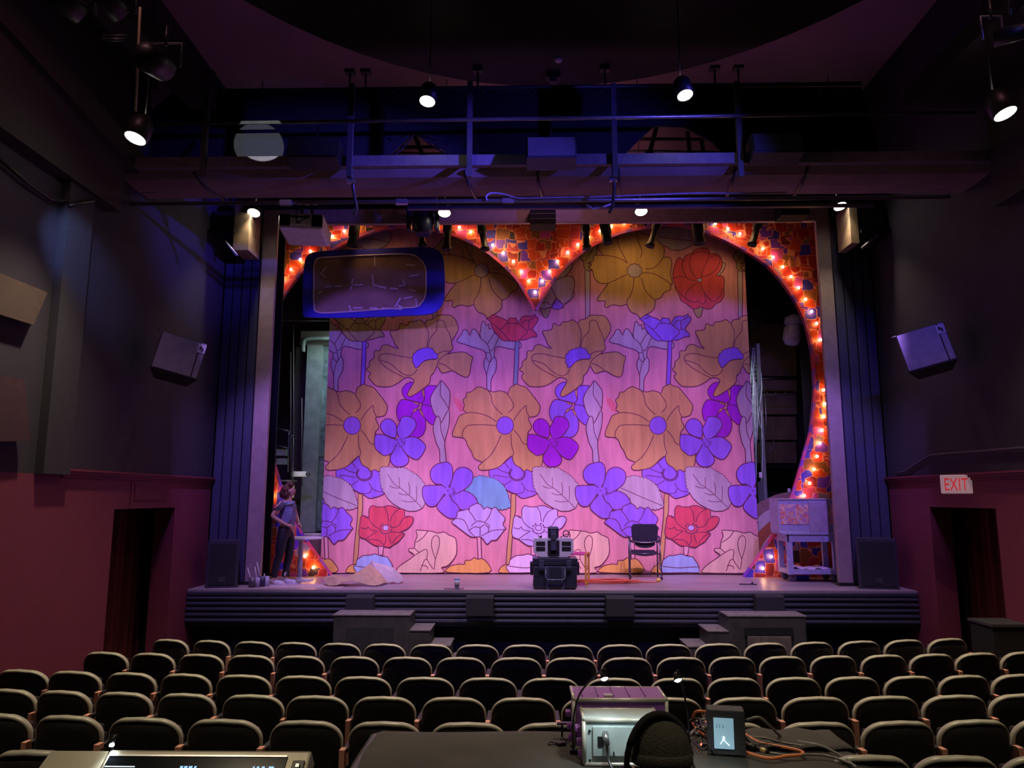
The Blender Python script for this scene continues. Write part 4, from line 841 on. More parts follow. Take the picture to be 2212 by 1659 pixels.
def floral():
    m=bpy.data.materials.new('tiny_floral');m.use_nodes=True;nt=m.node_tree;N=nt.nodes;L=nt.links;b_=N['Principled BSDF'];b_.inputs['Roughness'].default_value=.6
    tc=N.new('ShaderNodeTexCoord');v=N.new('ShaderNodeTexVoronoi');v.inputs['Scale'].default_value=26;L.new(tc.outputs['Object'],v.inputs['Vector'])
    cr=N.new('ShaderNodeValToRGB');e=cr.color_ramp.elements;e[0].color=(.75,.16,.22,1);e[1].color=(.5,.3,.6,1);e[1].position=.9
    x=e.new(.35);x.color=(.85,.35,.25,1);x=e.new(.6);x.color=(.85,.6,.6,1);sp=N.new('ShaderNodeSeparateColor');L.new(v.outputs['Color'],sp.inputs[0]);L.new(sp.outputs[0],cr.inputs[0]);L.new(cr.outputs[0],b_.inputs['Base Color']);return m
MF=floral()
for x0,x1 in((-bw+.03,-.0),(.345,bw-.02)): b=MB();b.box((x0,-.228,.14),(x1,-.221,.47),MF);b.build('floral_panel',parent=t2)
b=MB();b.box((.0,-.245,.0),(.335,-.22,.51),mat('mauve_board',(.42,.33,.52),.7));b.box((.16,-.249,.0),(.165,-.245,.09),KM);b.build('front_board',parent=t2,bevel=.003)
b=MB();b.box((-bw-.008,-.235,-.0),(bw+.008,-.22,.02),MG);b.box((-bw-.008,-.235,bh-.02),(bw+.008,-.22,bh),MG);b.build('edging',parent=t2)
b=MB();p2=AZ(1716,1249,S);b.box((-.14,-.1,0),(.14,.1,.07),mat('blue_plastic',(.02,.03,.7),.4));tag(b.build('blue_box',loc=(p2.x,13.2,S),bevel=.01),'small bright blue box on the floor behind the cart wheels','box')
# high table
p=AZ(648,1253,S);t=thing('high_table','slim white pedestal table standing behind the person','table',(p.x,12.95,S));MWp=mat('white_metal',(.6,.6,.66),.4)
zt=AY(640,1162,12.95).z-S
b=MB();b.lathe([(.36,zt-.02),(.37,zt-.01),(.37,zt+.01),(.36,zt+.012)],MWp,32);b.build('tabletop',parent=t)
b=MB();b.lathe([(.04,.03),(.04,zt-.02)],MWp,14);b.build('pedestal',parent=t)
b=MB();b.lathe([(.24,0),(.24,.012),(.06,.03),(.045,.06)],MWp,28);b.build('base',parent=t)
# paint cans with brushes
for i,(px,py,r,h,l,m) in enumerate(((545,1267,.06,.15,(-.09,0,.30),mat('can_dark',(.12,.10,.13),.4,metal=.3)),(556,1266,.055,.15,(-.06,.02,.31),mat('can_mauve',(.4,.33,.5),.5)),(566,1264,.06,.16,(-.1,0,.38),mat('can_navy',(.03,.03,.09),.4)),(574,1263,.05,.16,(-.04,.02,.2),mat('can_lilac',(.45,.42,.68),.5)))):
    q=AZ(px,py,S);q=Vector((q.x,q.y-.0,S));q.y=11.95+.03*i;q.x=AY(px,py,q.y).x
    t=thing('paint_can',['dark paint can with a thin brush, leftmost of the four','mauve paint can with a dark brush, second of the four','navy paint can with a long pale stick, third of the four','lilac paint can nearest the person, rightmost of the four'][i],'paint can',tuple(q),0,'paint cans at the left stage edge')
    b=MB();b.lathe([(r,0),(r,h),(r*.92,h),(r*.92,h*.8)],m,18);b.build('can',parent=t)
    b=MB();b.tube([(0,0,.03),l],.008,mat('brush_wood',(.6,.5,.55),.5),6);b.build('brush',parent=t)
# kraft paper heaps
def crumple(pts,name,label,m,seed,thick=.006):
    """pts: dict grid of (px,py,height) folded sheet placed on the stage"""
    b=MB();vs=[];rows=len(pts);cols=len(pts[0])
    for r_ in pts:
        for (x,y,z) in r_: vs.append((x,y,z))
    fs=[(i*cols+j,i*cols+j+1,(i+1)*cols+j+1,(i+1)*cols+j) for i in range(rows-1) for j in range(cols-1)]
    b.add(vs,fs,m,False);o=b.build(name);sd=o.modifiers.new('s','SOLIDIFY');sd.thickness=thick;sd.offset=1;return tag(o,label,'paper')
M_kr=mat('kraft_paper',(.52,.34,.22),.75,bump=.3,bscale=12)
a=AZ(706,1262,S);x0=a.x;y0=12.05
def G(x,y,z): return (x0+x*.86,y0+y*.8,S+z*1.25)
crumple([[G(0,.35,.03),G(.2,.45,.10),G(.45,.45,.05),G(.62,.5,.16),G(.8,.5,.24),G(1.0,.45,.14),G(1.15,.4,.02)],
         [G(-.02,.2,.10),G(.18,.22,.13),G(.42,.25,.09),G(.60,.28,.16),G(.76,.3,.23),G(.95,.25,.10),G(1.12,.2,.03)],
         [G(.03,.1,.06),G(.22,.05,.11),G(.45,.08,.07),G(.58,.1,.12),G(.72,.12,.14),G(.88,.08,.05),G(1.05,.05,.015)],
         [G(.12,.02,.012),G(.28,-.05,.015),G(.44,-.05,.06),G(.6,-.02,.07),G(.7,0,.05),G(.86,0,.02),G(.98,.0,.01)]],'kraft_paper_sheet','folded brown paper sheet crumpled on the stage near the person',M_kr,1)
crumple([[G(.56,.8,.10),G(.75,.8,.26),G(.95,.82,.24),G(1.15,.8,.20),G(1.35,.8,.10)],[G(.7,.66,.18),G(.80,.65,.29),G(1.0,.66,.22),G(1.22,.64,.20),G(1.42,.62,.06)],[G(.86,.56,.05),G(.93,.54,.13),G(1.06,.52,.08),G(1.25,.5,.12),G(1.40,.52,.03)],[G(.95,.5,.01),G(1.0,.46,.03),G(1.1,.44,.01),G(1.25,.42,.03),G(1.36,.45,.01)]],'lilac_lit_sheet','stiff lilac-lit paper sheet standing folded behind the brown paper',mat('lilac_lit_kraft',(.48,.40,.44),.75,bump=.3,bscale=10),2)  # lilac light mixed into the brown paper colour
# runner paper near the person
b=MB();q=AZ(640,1268,S);b.box((q.x-.55,q.y-.1,S),(q.x+.75,q.y+.35,S+.004),mat('floor_paper',(.55,.40,.42),.7));tag(b.build('floor_paper'),'flat paper runner on the stage under the person','paper')
# cup and phone
q=AZ(980,1273,S);b=MB();b.box((-.15,-.06,0),(.15,.06,.012),mat('phone_dark',(.25,.12,.18),.4));tag(b.build('tablet',loc=(q.x,11.80,S),bevel=.004),'thin dark tablet lying on the stage behind the takeaway cup','tablet')
q=AY(987,1275,11.72);t=thing('coffee_cup','tall blue-lidded takeaway cup on the front edge of the stage','cup',(q.x,11.715,S))
b=MB();b.lathe([(.030,0),(.042,.15),(.039,.15),(.03,.03)],mat('cup_paper',(.45,.55,.75),.6),20);b.build('cup_body',parent=t)
b=MB();b.lathe([(.037,.05),(.041,.115)],mat('cup_sleeve',(.35,.25,.28),.8),20);b.build('sleeve',parent=t)
b=MB();b.lathe([(.044,.148),(.045,.155),(.040,.17),(.038,.172)],mat('cup_lid',(.35,.40,.75),.4),20);b.build('lid',parent=t)
# orange cable heap
rr=random.Random(4);pts=[];q=AZ(1315,1259,S)
for i in range(90):
    a=i*.47;rx=.42+.12*math.sin(i*.31);ry=.13+.04*math.cos(i*.7)
    pts.append((q.x+rx*math.cos(a)+.05*math.sin(i*1.3),q.y+ry*math.sin(a),S+.012+.0004*i+.006*math.sin(i)))
pts+= [(q.x+.6,q.y+.02,S+.012),(q.x+.8,q.y+.03,S+.012)]
b=MB();b.tube(catmull([(q.x-.52,q.y-.05,S+.02),(q.x-.56,q.y-.02,S+.015)]+pts,2),.009,mat('orange_red_cable',(.75,.14,.08),.5),6);tag(b.build('coiled_cable'),'flat coil of orange-red cable on the stage between frame table and chair','cable')
q=AZ(1418,1257,S);b=MB();b.lathe([(.012,0),(.03,.01),(.03,.06),(.012,.07)],mat('yellow_plug',(.8,.6,.1),.5),10,Matrix.Translation((q.x,q.y,S+.03))@Matrix.Rotation(PI/2,4,'Y'));tag(b.build('cable_plug'),'small yellow plug at the end of the orange-red cable','plug')
q=AZ(1615,1263,S);b=MB();b.tube([(q.x-.13,q.y+.02,S+.008),(q.x+.14,q.y-.03,S+.008)],.008,K,6);b.tube([(q.x+.06,q.y,S+.01),(q.x+.09,q.y,S+.04)],.012,K,6);tag(b.build('thin_rod'),'thin dark rod lying on the stage left of the cart','rod')
for px,py in((1140,1272),): 
    q=AZ(px,py,S);b=MB();b.box((q.x-.03,q.y-.01,S),(q.x+.03,q.y+.01,S+.006),M_tape);tag(b.build('tape_scrap'),'tiny pale tape scrap on the stage left of the transit case','tape')
# ================================================================== backstage
YB=16.2
def pan(x0,y0,x1,y1,Y,d,m,name,label,cat,bevel=0,parent=None):
    a=AY(x0,y0,Y);c=AY(x1,y1,Y);b=MB();b.box((a.x,Y,max(c.z,S+.002)),(c.x,Y+d,a.z),m);o=b.build(name,bevel=bevel)
    return tag(o,label,cat)
# black leg behind left side of the frame
b=MB();xe=AY(600,900,13.3).x;b.box((-6.5,13.25,S),(xe,13.3,8.2),KD);tag(b.build('black_leg_curtain'),'black masking leg just inside the left edge of the stage opening','curtain')
M_fl=mat('grey_green_flat',(.12,.17,.175),.55,var=.6,scale=7,bump=.25,bscale=14);M_fl2=mat('green_grey_post',(.20,.24,.235),.6,var=.2,scale=6)
pan(682,747,780,1148,YB,.06,M_fl,'scenery_flat','tall weathered grey-green flat lit behind the left edge of the drop','scenery')
pan(664,745,681,1150,YB-.1,.1,M_fl2,'door_post','pale grey-green post left of the tall weathered flat','post')
pan(650,715,780,745,YB-.1,.15,mat('brown_beam',(.10,.085,.07),.7),'door_header','brown-grey beam across the top of the tall flat','beam')
pan(676,972,780,986,YB-.05,.05,mat('flat_rail',(.11,.14,.14),.7),'flat_rail','horizontal rail across the middle of the tall flat','rail')
pan(640,745,663,1180,YB+.1,.1,mat('dark_brown_post',(.035,.028,.028),.8),'brown_post','dark brown post between conduits and the pale door post','post')
b=MB();b.tube([AY(600,692,15),AY(730,692,15)],.022,ST);tag(b.build('grey_rail_pipe'),'thin bright pipe crossing above the left backstage door','pipe')
b=MB();b.tube(catmull([AY(655,760,15.9),AY(656,740,15.9),AY(664,732,15.9),AY(700,731,15.9),AY(740,731,15.9)],4),.045,M_fl2);tag(b.build('bent_duct'),'bent grey conduit elbow over the tall backstage flat','conduit')
for i,(x,y0,y1) in enumerate(((628,760,1060),(634,700,1060),(652,860,1050))):
    b=MB();b.tube([AY(x,y0,15.6),AY(x,y1,15.6)],.013,mat('dim_conduit',(.13,.10,.11),.5),6);tag(b.build('vertical_conduit'),'thin vertical conduit backstage left, %s of three'%['first','second','third'][i],'conduit','vertical conduits behind the person')
t=thing('metal_rack','black metal rack with grey boxes behind the person, above head height','rack',tuple(AY(610,1040,14.9)))
b=MB()
for a,c in (((596,924),(626,932)),((596,962),(624,968)),((624,930),(622,1020)),((634,942),(632,1050)),((622,940),(636,942))): b.tube([AY(*a,14.9),AY(*c,14.9)],.014,STD,6)
P(b,'frame',t)
b=MB()
for y0,y1 in((970,984),(990,1003)): a=AY(597,y0,15);c=AY(617,y1,15);b.box((a.x,15,c.z),(c.x,15.2,a.z),mat('grey_box',(.16,.2,.2),.6))
P(b,'storage_box',t)
b=MB();a=AY(594,1037,14.9);c=AY(632,1040,14.9);b.box((a.x,14.8,c.z),(c.x,15.2,a.z),ST);P(b,'shelf',t)
b=MB();a=AY(632,1024,15.2);c=AY(661,1024,15.2);b.tube([a,c],.055,mat('pale_cylinder',(.55,.55,.55),.4,emit=(.9,1,1),estr=.15),14);b.tube([c,c+Vector((.08,0,0))],.03,STD);tag(b.build('work_light'),'small pale cylinder-shaped work light behind the person','light fixture')
pan(594,1048,632,1075,14.7,.1,mat('tan_board',(.36,.30,.22),.8),'tan_board','tan board showing behind the persons head','board')
b=MB();a=AY(655,1157,14.6);c=AY(740,1157,14.6);b.tube([a,c],.05,mat('cream_roll',(.6,.56,.45),.6),14);tag(b.build('rolled_mat'),'cream roll lying on the brown crate behind the high table','roll')
pan(650,1164,740,1225,14.55,.4,mat('brown_crate',(.20,.13,.09),.8),'brown_crate','brown crate under the cream roll, behind the high table','crate')
# right side
M_pb=mat('brown_panelling',(.09,.05,.045),.8,var=.3,scale=3)
for i,(y0,y1) in enumerate(((700,812),(820,845),(850,895),(900,950),(955,1000))):
    pan(1600,y0,1722,y1,16.8,.08,M_pb,'backstage_board','brown board on the right backstage wall, %s from the top'%['first','second','third','fourth','fifth'][i],'board')
pan(1718,560,1800,1110,15.0,.05,KD,'black_side_curtain','black side curtain behind the right rim of the heart','curtain')
pan(1600,540,1720,690,15.6,.05,KM,'black_border_cloth','black border cloth at the upper right behind the heart','cloth')
pan(1620,662,1652,706,15.2,.25,K,'black_case','black case hanging high right of the drop','case',.02)
b=MB();b.tube([AY(1610,817,15.9),AY(1722,819,15.9)],.03,K);tag(b.build('black_rail'),'black horizontal rail right of the drop','rail')
b=MB()
b.tube([AY(1640,853,16),AY(1722,853,16)],.012,STD,6)
for x in(1658,1676,1695): b.tube([AY(x,853,16),AY(x,846,16)],.012,STD,6)
tag(b.build('hook_rail'),'thin hook rail on the right backstage wall','rail')
b=MB();b.tube([AY(1650,830,15.8),AY(1655,900,15.8),AY(1652,980,15.8)],.01,ST,6);tag(b.build('hanging_wire'),'pale hanging wire right of the cable bundle','cable')
b=MB();b.tube(catmull([AY(1669,905,15.8),AY(1671,950,15.8),AY(1668,970,15.8),AY(1655,975,15.8)],4),.012,STD,6);tag(b.build('bent_pipe'),'thin bent pipe right of the cable bundle','pipe')
t=thing('cable_bundle','tall grey rack of hanging cables beside the right edge of the drop','cables',tuple(AY(1634,1000,15.4)))
MCb=mat('grey_cable',(.42,.52,.52),.5,var=.3)
b=MB();b.box((AY(1634,745,15.4).x,15.4,AY(1634,1100,15.4).z),(AY(1641,745,15.4).x,15.5,AY(1634,742,15.4).z),M_fl2);P(b,'rack_post',t)
rr=random.Random(11)
for i in range(16):
    x=1624+rr.random()*20;y0=748+rr.random()*140;y1=y0+60+rr.random()*170;d=rr.uniform(-8,8)
    b=MB();b.tube(catmull([AY(x,y0,15.3+rr.random()*.1),AY(x+d,(y0+y1)/2,15.3),AY(x+rr.uniform(-6,6),y1,15.35)],4),.014,MCb,6);P(b,'cable',t)
b=MB()
for i in range(20): a=AY(1624,752+i*9,15.5);c=AY(1633,754+i*9,15.5);b.box((a.x,15.5,c.z-.01),(c.x,15.6,a.z),M_fl2)
P(b,'slat_panel',t)
pan(1637,1040,1652,1110,15.2,.12,mat('dark_green_post',(.07,.09,.085),.6),'grey_stand','grey-green stand at the foot of the cable bundle','stand')
pan(1640,1020,1647,1032,15.1,.03,MW,'wall_switch','small white switch on the cable stand','switch')
pan(1702,1055,1708,1066,14.9,.03,MW,'outlet_plate','small white outlet plate above the cart','outlet')
# wrapped light
p=AY(1714,690,14.6);t=thing('bagged_moving_light','violet-lit moving light wrapped in clear plastic, hanging inside the right curve of the heart','light fixture',tuple(p))
MV=mat('shiny_violet_lit_wrap',(.42,.38,.85),.22,bump=.8,bscale=9)  # violet light painted into the colour of the clear wrap
b=MB();b.lathe([(.05,.1),(.17,.04),(.19,-.08),(.12,-.14)],MV,14);b.build('base',parent=t)
b=MB();b.lathe([(.12,-.12),(.17,-.2),(.18,-.4),(.12,-.52),(.05,-.53)],MV,14,Matrix.Rotation(R(8),4,'Y'));b.build('head',parent=t)
b=MB();b.tube([(0,0,.08),(0,0,.35)],.02,K);b.tube([(-.2,0,.35),(.4,0,.35)],.025,K);b.build('clamp',parent=t)
# rainbow panel
xc=AY(1740,1262,14.75);t=thing('rainbow_panel','curved rainbow-striped scenic panel between the drop and the cart','scenery',(xc.x,14.75,S))
cols=[('rb_taupe',(.28,.17,.15)),('rb_white',(.55,.5,.47)),('rb_rust',(.42,.12,.05)),('rb_white',(.55,.5,.47)),('rb_olive',(.38,.28,.03))]
r0=1.52
for i,(n_,c) in enumerate(cols):
    m_=mat(n_,c,.7);ra=r0-i*.2;rb=r0-(i+1)*.2 if i<4 else .25
    b=MB();pl=[(ra*math.cos(a),ra*math.sin(a)) for a in [PI*k/30 for k in range(31)]]+[(rb*math.cos(a),rb*math.sin(a)) for a in [PI*k/30 for k in range(30,-1,-1)]]
    b.prism([(x,max(z,0)) for x,z in pl],0,.05,m_);b.build('stripe',parent=t)
# ================================================================== people
M_skin=mat('skin',(.62,.34,.26),.55,var=.05,spec=.3)
M_hair=mat('brown_hair',(.10,.028,.02),.5,var=.3,scale=30,bump=.6,bscale=60)
def skin(name,nodes,edges,root,m,parent=None,sub=2,mods=None):
    keys=list(nodes);me=bpy.data.meshes.new(name);me.from_pydata([nodes[k][0] for k in keys],[(keys.index(a),keys.index(c)) for a,c in edges],[])
    o=bpy.data.objects.new('tmp',me);C.objects.link(o);o.modifiers.new('s','SKIN')
    for i,k in enumerate(keys):
        r=nodes[k][1];r=(r,r) if not isinstance(r,tuple) else r;me.skin_vertices[0].data[i].radius=r
    me.skin_vertices[0].data[keys.index(root)].use_root=True
    o.modifiers['s'].branch_smoothing=.6
    sd=o.modifiers.new('u','SUBSURF');sd.levels=sub;sd.render_levels=sub
    bpy.context.view_layer.update()
    ev=o.evaluated_get(bpy.context.evaluated_depsgraph_get());m2=bpy.data.meshes.new_from_object(ev);bpy.data.objects.remove(o)
    m2.name=name;m2.materials.clear();m2.materials.append(m)
    for p in m2.polygons:p.use_smooth=True
    ob=bpy.data.objects.new(name,m2);C.objects.link(ob)
    if parent: ob.parent=parent
    return ob
ft_=AZ(612,1262,S)
per=thing('person','person with wavy brown hair, grey-blue T-shirt and black leggings, looking up at the backdrop','person',(ft_.x,12.25,S))
N={'pel':((.05,0,.90),.125),'waist':((.07,0,1.02),(.105,.125)),'chest':((.06,0,1.19),(.125,.145)),'up':((.035,0,1.30),(.08,.095)),'neck':((.05,0,1.385),.05),'jaw':((.085,0,1.44),.055),'face':((.09,0,1.51),.085),'crown':((.08,0,1.575),.075),
 'nose':((.172,0,1.50),.014),
 'shr':((-.01,-.15,1.30),.048),'elr':((-.13,-.215,1.10),.041),'wrr':((.06,-.16,.975),.028),'hnr':((.125,-.12,.945),.028),
 'shl':((.07,.15,1.30),.048),'ell':((.12,.24,1.09),.041),'wrl':((.19,.16,.975),.027),'hnl':((.215,.11,.935),.027),
 'hpr':((.02,-.09,.83),.10),'thr':((.0,-.095,.66),.083),'knr':((-.015,-.1,.47),.058),'car':((-.065,-.1,.30),.052),'anr':((-.085,-.1,.10),.036),'her':((-.105,-.1,.045),.034),'tor':((.06,-.11,.03),.03),
 'hpl':((.06,.09,.83),.10),'thl':((.085,.09,.66),.083),'knl':((.085,.09,.47),.058),'cal':((.05,.09,.30),.052),'anl':((.035,.09,.10),.036),'hel':((.02,.09,.045),.034),'tol':((.18,.08,.03),.03)}
for s,(hx,hy,hz),dy in(('r',(.125,-.12,.945),-1),('l',(.215,.11,.935),1)):
    for i,(o1,o2) in enumerate((((.04,.02,.012),(.055,.055,-.012)),((.045,.018,-.006),(.06,.05,-.028)),((.04,.012,-.024),(.052,.04,-.045)),((.03,.006,-.038),(.04,.03,-.056)))):
        N['f%s%da'%(s,i)]=((hx+o1[0],hy-dy*o1[1],hz+o1[2]),.0095);N['f%s%db'%(s,i)]=((hx+o2[0],hy-dy*o2[1],hz+o2[2]),.008)
    N['t%sa'%s]=((hx+.0,hy-dy*.03,hz+.02),.0105);N['t%sb'%s]=((hx+.035,hy-dy*.05,hz+.018),.009)
E_=[('pel','waist'),('waist','chest'),('chest','up'),('up','neck'),('neck','jaw'),('jaw','face'),('face','crown'),('face','nose'),('up','shr'),('shr','elr'),('elr','wrr'),('wrr','hnr'),('up','shl'),('shl','ell'),('ell','wrl'),('wrl','hnl'),
 ('pel','hpr'),('hpr','thr'),('thr','knr'),('knr','car'),('car','anr'),('anr','her'),('her','tor'),('pel','hpl'),('hpl','thl'),('thl','knl'),('knl','cal'),('cal','anl'),('anl','hel'),('hel','tol')]
for s in'rl':
    for i in range(4): E_+=[('hn'+s,'f%s%da'%(s,i)),('f%s%da'%(s,i),'f%s%db'%(s,i))]
    E_+=[('hn'+s,'t%sa'%s),('t%sa'%s,'t%sb'%s)]
skin('body',N,E_,'pel',M_skin,per)
M_sh=mat('grey_blue_shirt',(.22,.22,.40),.85,var=.08,bump=.25,bscale=14)
g=.016
def gr(k,d=g): 
    r=N[k][1];return (N[k][0],tuple(x+d for x in r) if isinstance(r,tuple) else r+d)
N['up']=(N['up'][0],(.10,.12))
SN={'hem':((.07,0,.95),(.135,.15)),'waist':gr('waist',.03),'chest':gr('chest',.034),'bust':((.115,0,1.17),(.10,.12)),'up':gr('up',.042),'col':((.045,0,1.365),.06),'shr':gr('shr',.04),'slr':((-.08,-.19,1.185),.072),'shl':gr('shl',.04),'sll':((.10,.20,1.18),.070),'knot':((.17,-.0,.965),.03)}
skin('t_shirt',SN,[('hem','waist'),('waist','chest'),('chest','bust'),('chest','up'),('up','col'),('up','shr'),('shr','slr'),('up','shl'),('shl','sll'),('hem','knot')],'waist',M_sh,per)
M_lg=mat('black_leggings',(.014,.012,.02),.6)
LN={k:gr(k,.010) for k in('pel','hpr','thr','knr','car','anr','hpl','thl','knl','cal','anl')};LN['top']=((.065,0,.99),(.11,.13))
skin('leggings',LN,[('top','pel'),('pel','hpr'),('hpr','thr'),('thr','knr'),('knr','car'),('car','anr'),('pel','hpl'),('hpl','thl'),('thl','knl'),('knl','cal'),('cal','anl')],'pel',M_lg,per)
M_sn=mat('white_sneaker',(.62,.58,.68),.6)
for s,x0,y in(('r',-.105,-.1),('l',.02,.09)):
    o=skin('sneaker',{'a':((x0,y,.085),.05),'b':((x0+.0,y,.045),.052),'c':((x0+.09,y-.003,.042),.05),'d':((x0+.165,y-.008,.03),(.04,.048)),'e':((x0+.195,y-.01,.025),.032)},[('a','b'),('b','c'),('c','d'),('d','e')],'b',M_sn,per)
    b=MB();b.prism([(x0-.055,y-.045),(x0+.1,y-.05),(x0+.2,y-.04),(x0+.225,y-.01),(x0+.2,y+.03),(x0+.1,y+.045),(x0-.055,y+.045)],0,.024,M_sn,axis='z');so=b.build('sole',parent=o)
# hair: wavy bob
HN={'top':((.055,0,1.625),.07),'back':((.0,0,1.56),.098),'bk2':((-.025,0,1.47),.10),'tip':((-.04,.0,1.375),.075),'sr':((.055,-.072,1.53),.05),'sr2':((.04,-.085,1.45),.048),'sr3':((.05,-.08,1.39),.034),'sl':((.055,.072,1.53),.05),'sl2':((.04,.085,1.45),.048),'sl3':((.05,.08,1.39),.03),'fr':((.115,-.02,1.612),.042),'frr':((.12,-.06,1.57),.028)}
o=skin('hair',HN,[('top','back'),('back','bk2'),('bk2','tip'),('back','sr'),('sr','sr2'),('sr2','sr3'),('back','sl'),('sl','sl2'),('sl2','sl3'),('top','fr'),('fr','frr')],'back',M_hair,per,3)
tx=bpy.data.textures.new('wave','CLOUDS');tx.noise_scale=.05;dm=o.modifiers.new('d','DISPLACE');dm.texture=tx;dm.strength=.03;dm.mid_level=.5
b=MB()
for dy in(-.034,.034): b.ball((.160,dy,1.535),(.008,.014,.009),mat('eye_dark',(.05,.03,.03),.3),8,6)
b.build('eyes',parent=per)
b=MB();b.ball((.158,0,1.458),(.008,.024,.008),mat('lips',(.5,.12,.12),.5),8,6);b.build('mouth',parent=per)
for dy in(-1,1):
    b=MB();b.ball((.085,dy*.086,1.505),(.02,.008,.03),M_skin,8,6);b.build('ear',parent=per)
b=MB();b.box((.035+.03,.09-.045,.17),(.035+.034,.09-.035,.22),MW);b.box((.03,.04,.14),(.055,.043,.2),MW);b.build('legging_mark',parent=per)
# seated person in the foreground, seen from behind
hp=AY(1428,1546,2.6);zt=hp.z
pf=thing('person','person in black knit beanie and headphones seated with back to the camera','person',(hp.x,2.6,zt-.26))
M_sk2=mat('skin_two',(.55,.30,.22),.55,var=.05);M_bl=mat('blond_hair',(.38,.26,.15),.6,var=.35,scale=60,bump=.8,bscale=90)
N2={'pel':((0,-.12,-.62),.16),'w':((0,-.10,-.45),(.15,.12)),'ch':((0,-.06,-.22),(.17,.12)),'sh':((0,-.04,-.12),(.12,.09)),'nk':((0,-.01,-.02),.06),'jaw':((0,.04,.03),.065),'hd':((0,.015,.10),.088),'cr':((0,.0,.17),.075),'ns':((0,.115,.08),.014),
 'sr':((.19,-.03,-.15),.055),'er':((.25,.12,-.36),.042),'wr':((.14,.36,-.32),.03),'hr':((.11,.42,-.31),.03),'sl':((-.19,-.03,-.15),.055),'el':((-.25,.12,-.36),.042),'wl':((-.14,.36,-.32),.03),'hl':((-.11,.42,-.31),.03),
 'hr1':((.1,.1,-.68),.09),'kr':((.13,.42,-.70),.065),'ar':((.13,.40,-1.14),.045),'hl1':((-.1,.1,-.68),.09),'kl':((-.13,.42,-.70),.065),'al':((-.13,.40,-1.14),.045),'tr':((.13,.55,-1.16),.035),'tl':((-.13,.55,-1.16),.035)}
E2=[('pel','w'),('w','ch'),('ch','sh'),('sh','nk'),('nk','jaw'),('jaw','hd'),('hd','cr'),('hd','ns'),('sh','sr'),('sr','er'),('er','wr'),('wr','hr'),('sh','sl'),('sl','el'),('el','wl'),('wl','hl'),('pel','hr1'),('hr1','kr'),('kr','ar'),('ar','tr'),('pel','hl1'),('hl1','kl'),('kl','al'),('al','tl')]
for s,x in(('r',.11),('l',-.11)):
    for i in range(4):
        N2['f%s%d'%(s,i)]=((x+.024*(i-1.5),.48,-.31),.0095);N2['g%s%d'%(s,i)]=((x+.026*(i-1.5),.515-.004*abs(i-1.5),-.322),.0085);E2+=[('h'+s,'f%s%d'%(s,i)),('f%s%d'%(s,i),'g%s%d'%(s,i))]
    sg_=-1 if s=='r' else 1
    N2['th'+s]=((x+sg_*.05,.44,-.31),.011);E2+=[('h'+s,'th'+s)]
skin('body',N2,E2,'pel',M_sk2,pf)
TN={k:(N2[k][0],tuple(q+.015 for q in N2[k][1]) if isinstance(N2[k][1],tuple) else N2[k][1]+.015) for k in('pel','w','ch','sh','sr','er','wr','sl','el','wl')}
skin('dark_sweater',TN,[('pel','w'),('w','ch'),('ch','sh'),('sh','sr'),('sr','er'),('er','wr'),('sh','sl'),('sl','el'),('el','wl')],'pel',mat('dark_sweater',(.02,.02,.022),.9),pf)
TR_={k:(N2[k][0],N2[k][1]+.012) for k in('hr1','kr','ar','hl1','kl','al')};TR_['pel']=(N2['pel'][0],.165)
skin('trousers',TR_,[('pel','hr1'),('hr1','kr'),('kr','ar'),('pel','hl1'),('hl1','kl'),('kl','al')],'pel',mat('dark_trousers',(.02,.022,.03),.9),pf)
M_bn=mat('black_knit',(.045,.042,.033),.95,var=.2,scale=40,bump=.5,bscale=220)
b=MB();pr=[]
for i in range(13):
    a=PI/2*i/12;pr.append((.097*math.cos(a)**.85 if i<12 else .001,.155+.105*math.sin(a)))
b.lathe([(.090,.115),(.096,.12),(.098,.135),(.097,.155)]+pr[1:],M_bn,28,Matrix.Translation((0,.0,0))@Matrix.Rotation(R(-8),4,'X')@Matrix.Diagonal((1,1.12,1,1)));b.build('beanie',parent=pf)
b=MB();b.lathe([(.094,.108),(.101,.114),(.102,.138),(.098,.145)],M_bn,28,Matrix.Rotation(R(-8),4,'X')@Matrix.Diagonal((1,1.12,1,1)));b.build('beanie_cuff',parent=pf)
HN={'t':((0,-.055,.105),(.085,.052)),'a':((0,-.065,.05),(.072,.045)),'b':((0,-.06,-.0),(.062,.03)),'c':((.055,-.035,.03),.032),'d':((-.055,-.035,.03),.032),'e':((.075,-.0,.01),.024),'f':((-.075,0,.01),.024)}
skin('hair',HN,[('t','a'),('a','b'),('a','c'),('a','d'),('c','e'),('d','f')],'a',M_bl,pf)
b=MB();pts=[(.108*math.cos(a)*1.0-.012,.0-.01*math.sin(a)+.02*math.cos(a),.105+.162*math.sin(a)) for a in [PI*(-.12+1.24*i/24) for i in range(25)]];b.tube(pts,.010,K,8);b.tube([(x*1.0,y-.012,z+.004) for x,y,z in pts[5:20]],.012,KM,8);b.build('headphone_band',parent=pf)
for s in(-1,1):
    b=MB();b.lathe([(.03,-.02),(.046,-.018),(.048,.012),(.03,.02)],K,20,Matrix.Translation((s*.106-.012,.01+.02*s,.06))@Matrix.Rotation(PI/2,4,'Y'));b.build('ear_cup',parent=pf)
    b=MB();b.ball((s*.092,.01,.075),(.012,.016,.026),M_sk2,8,6);b.build('ear',parent=pf)
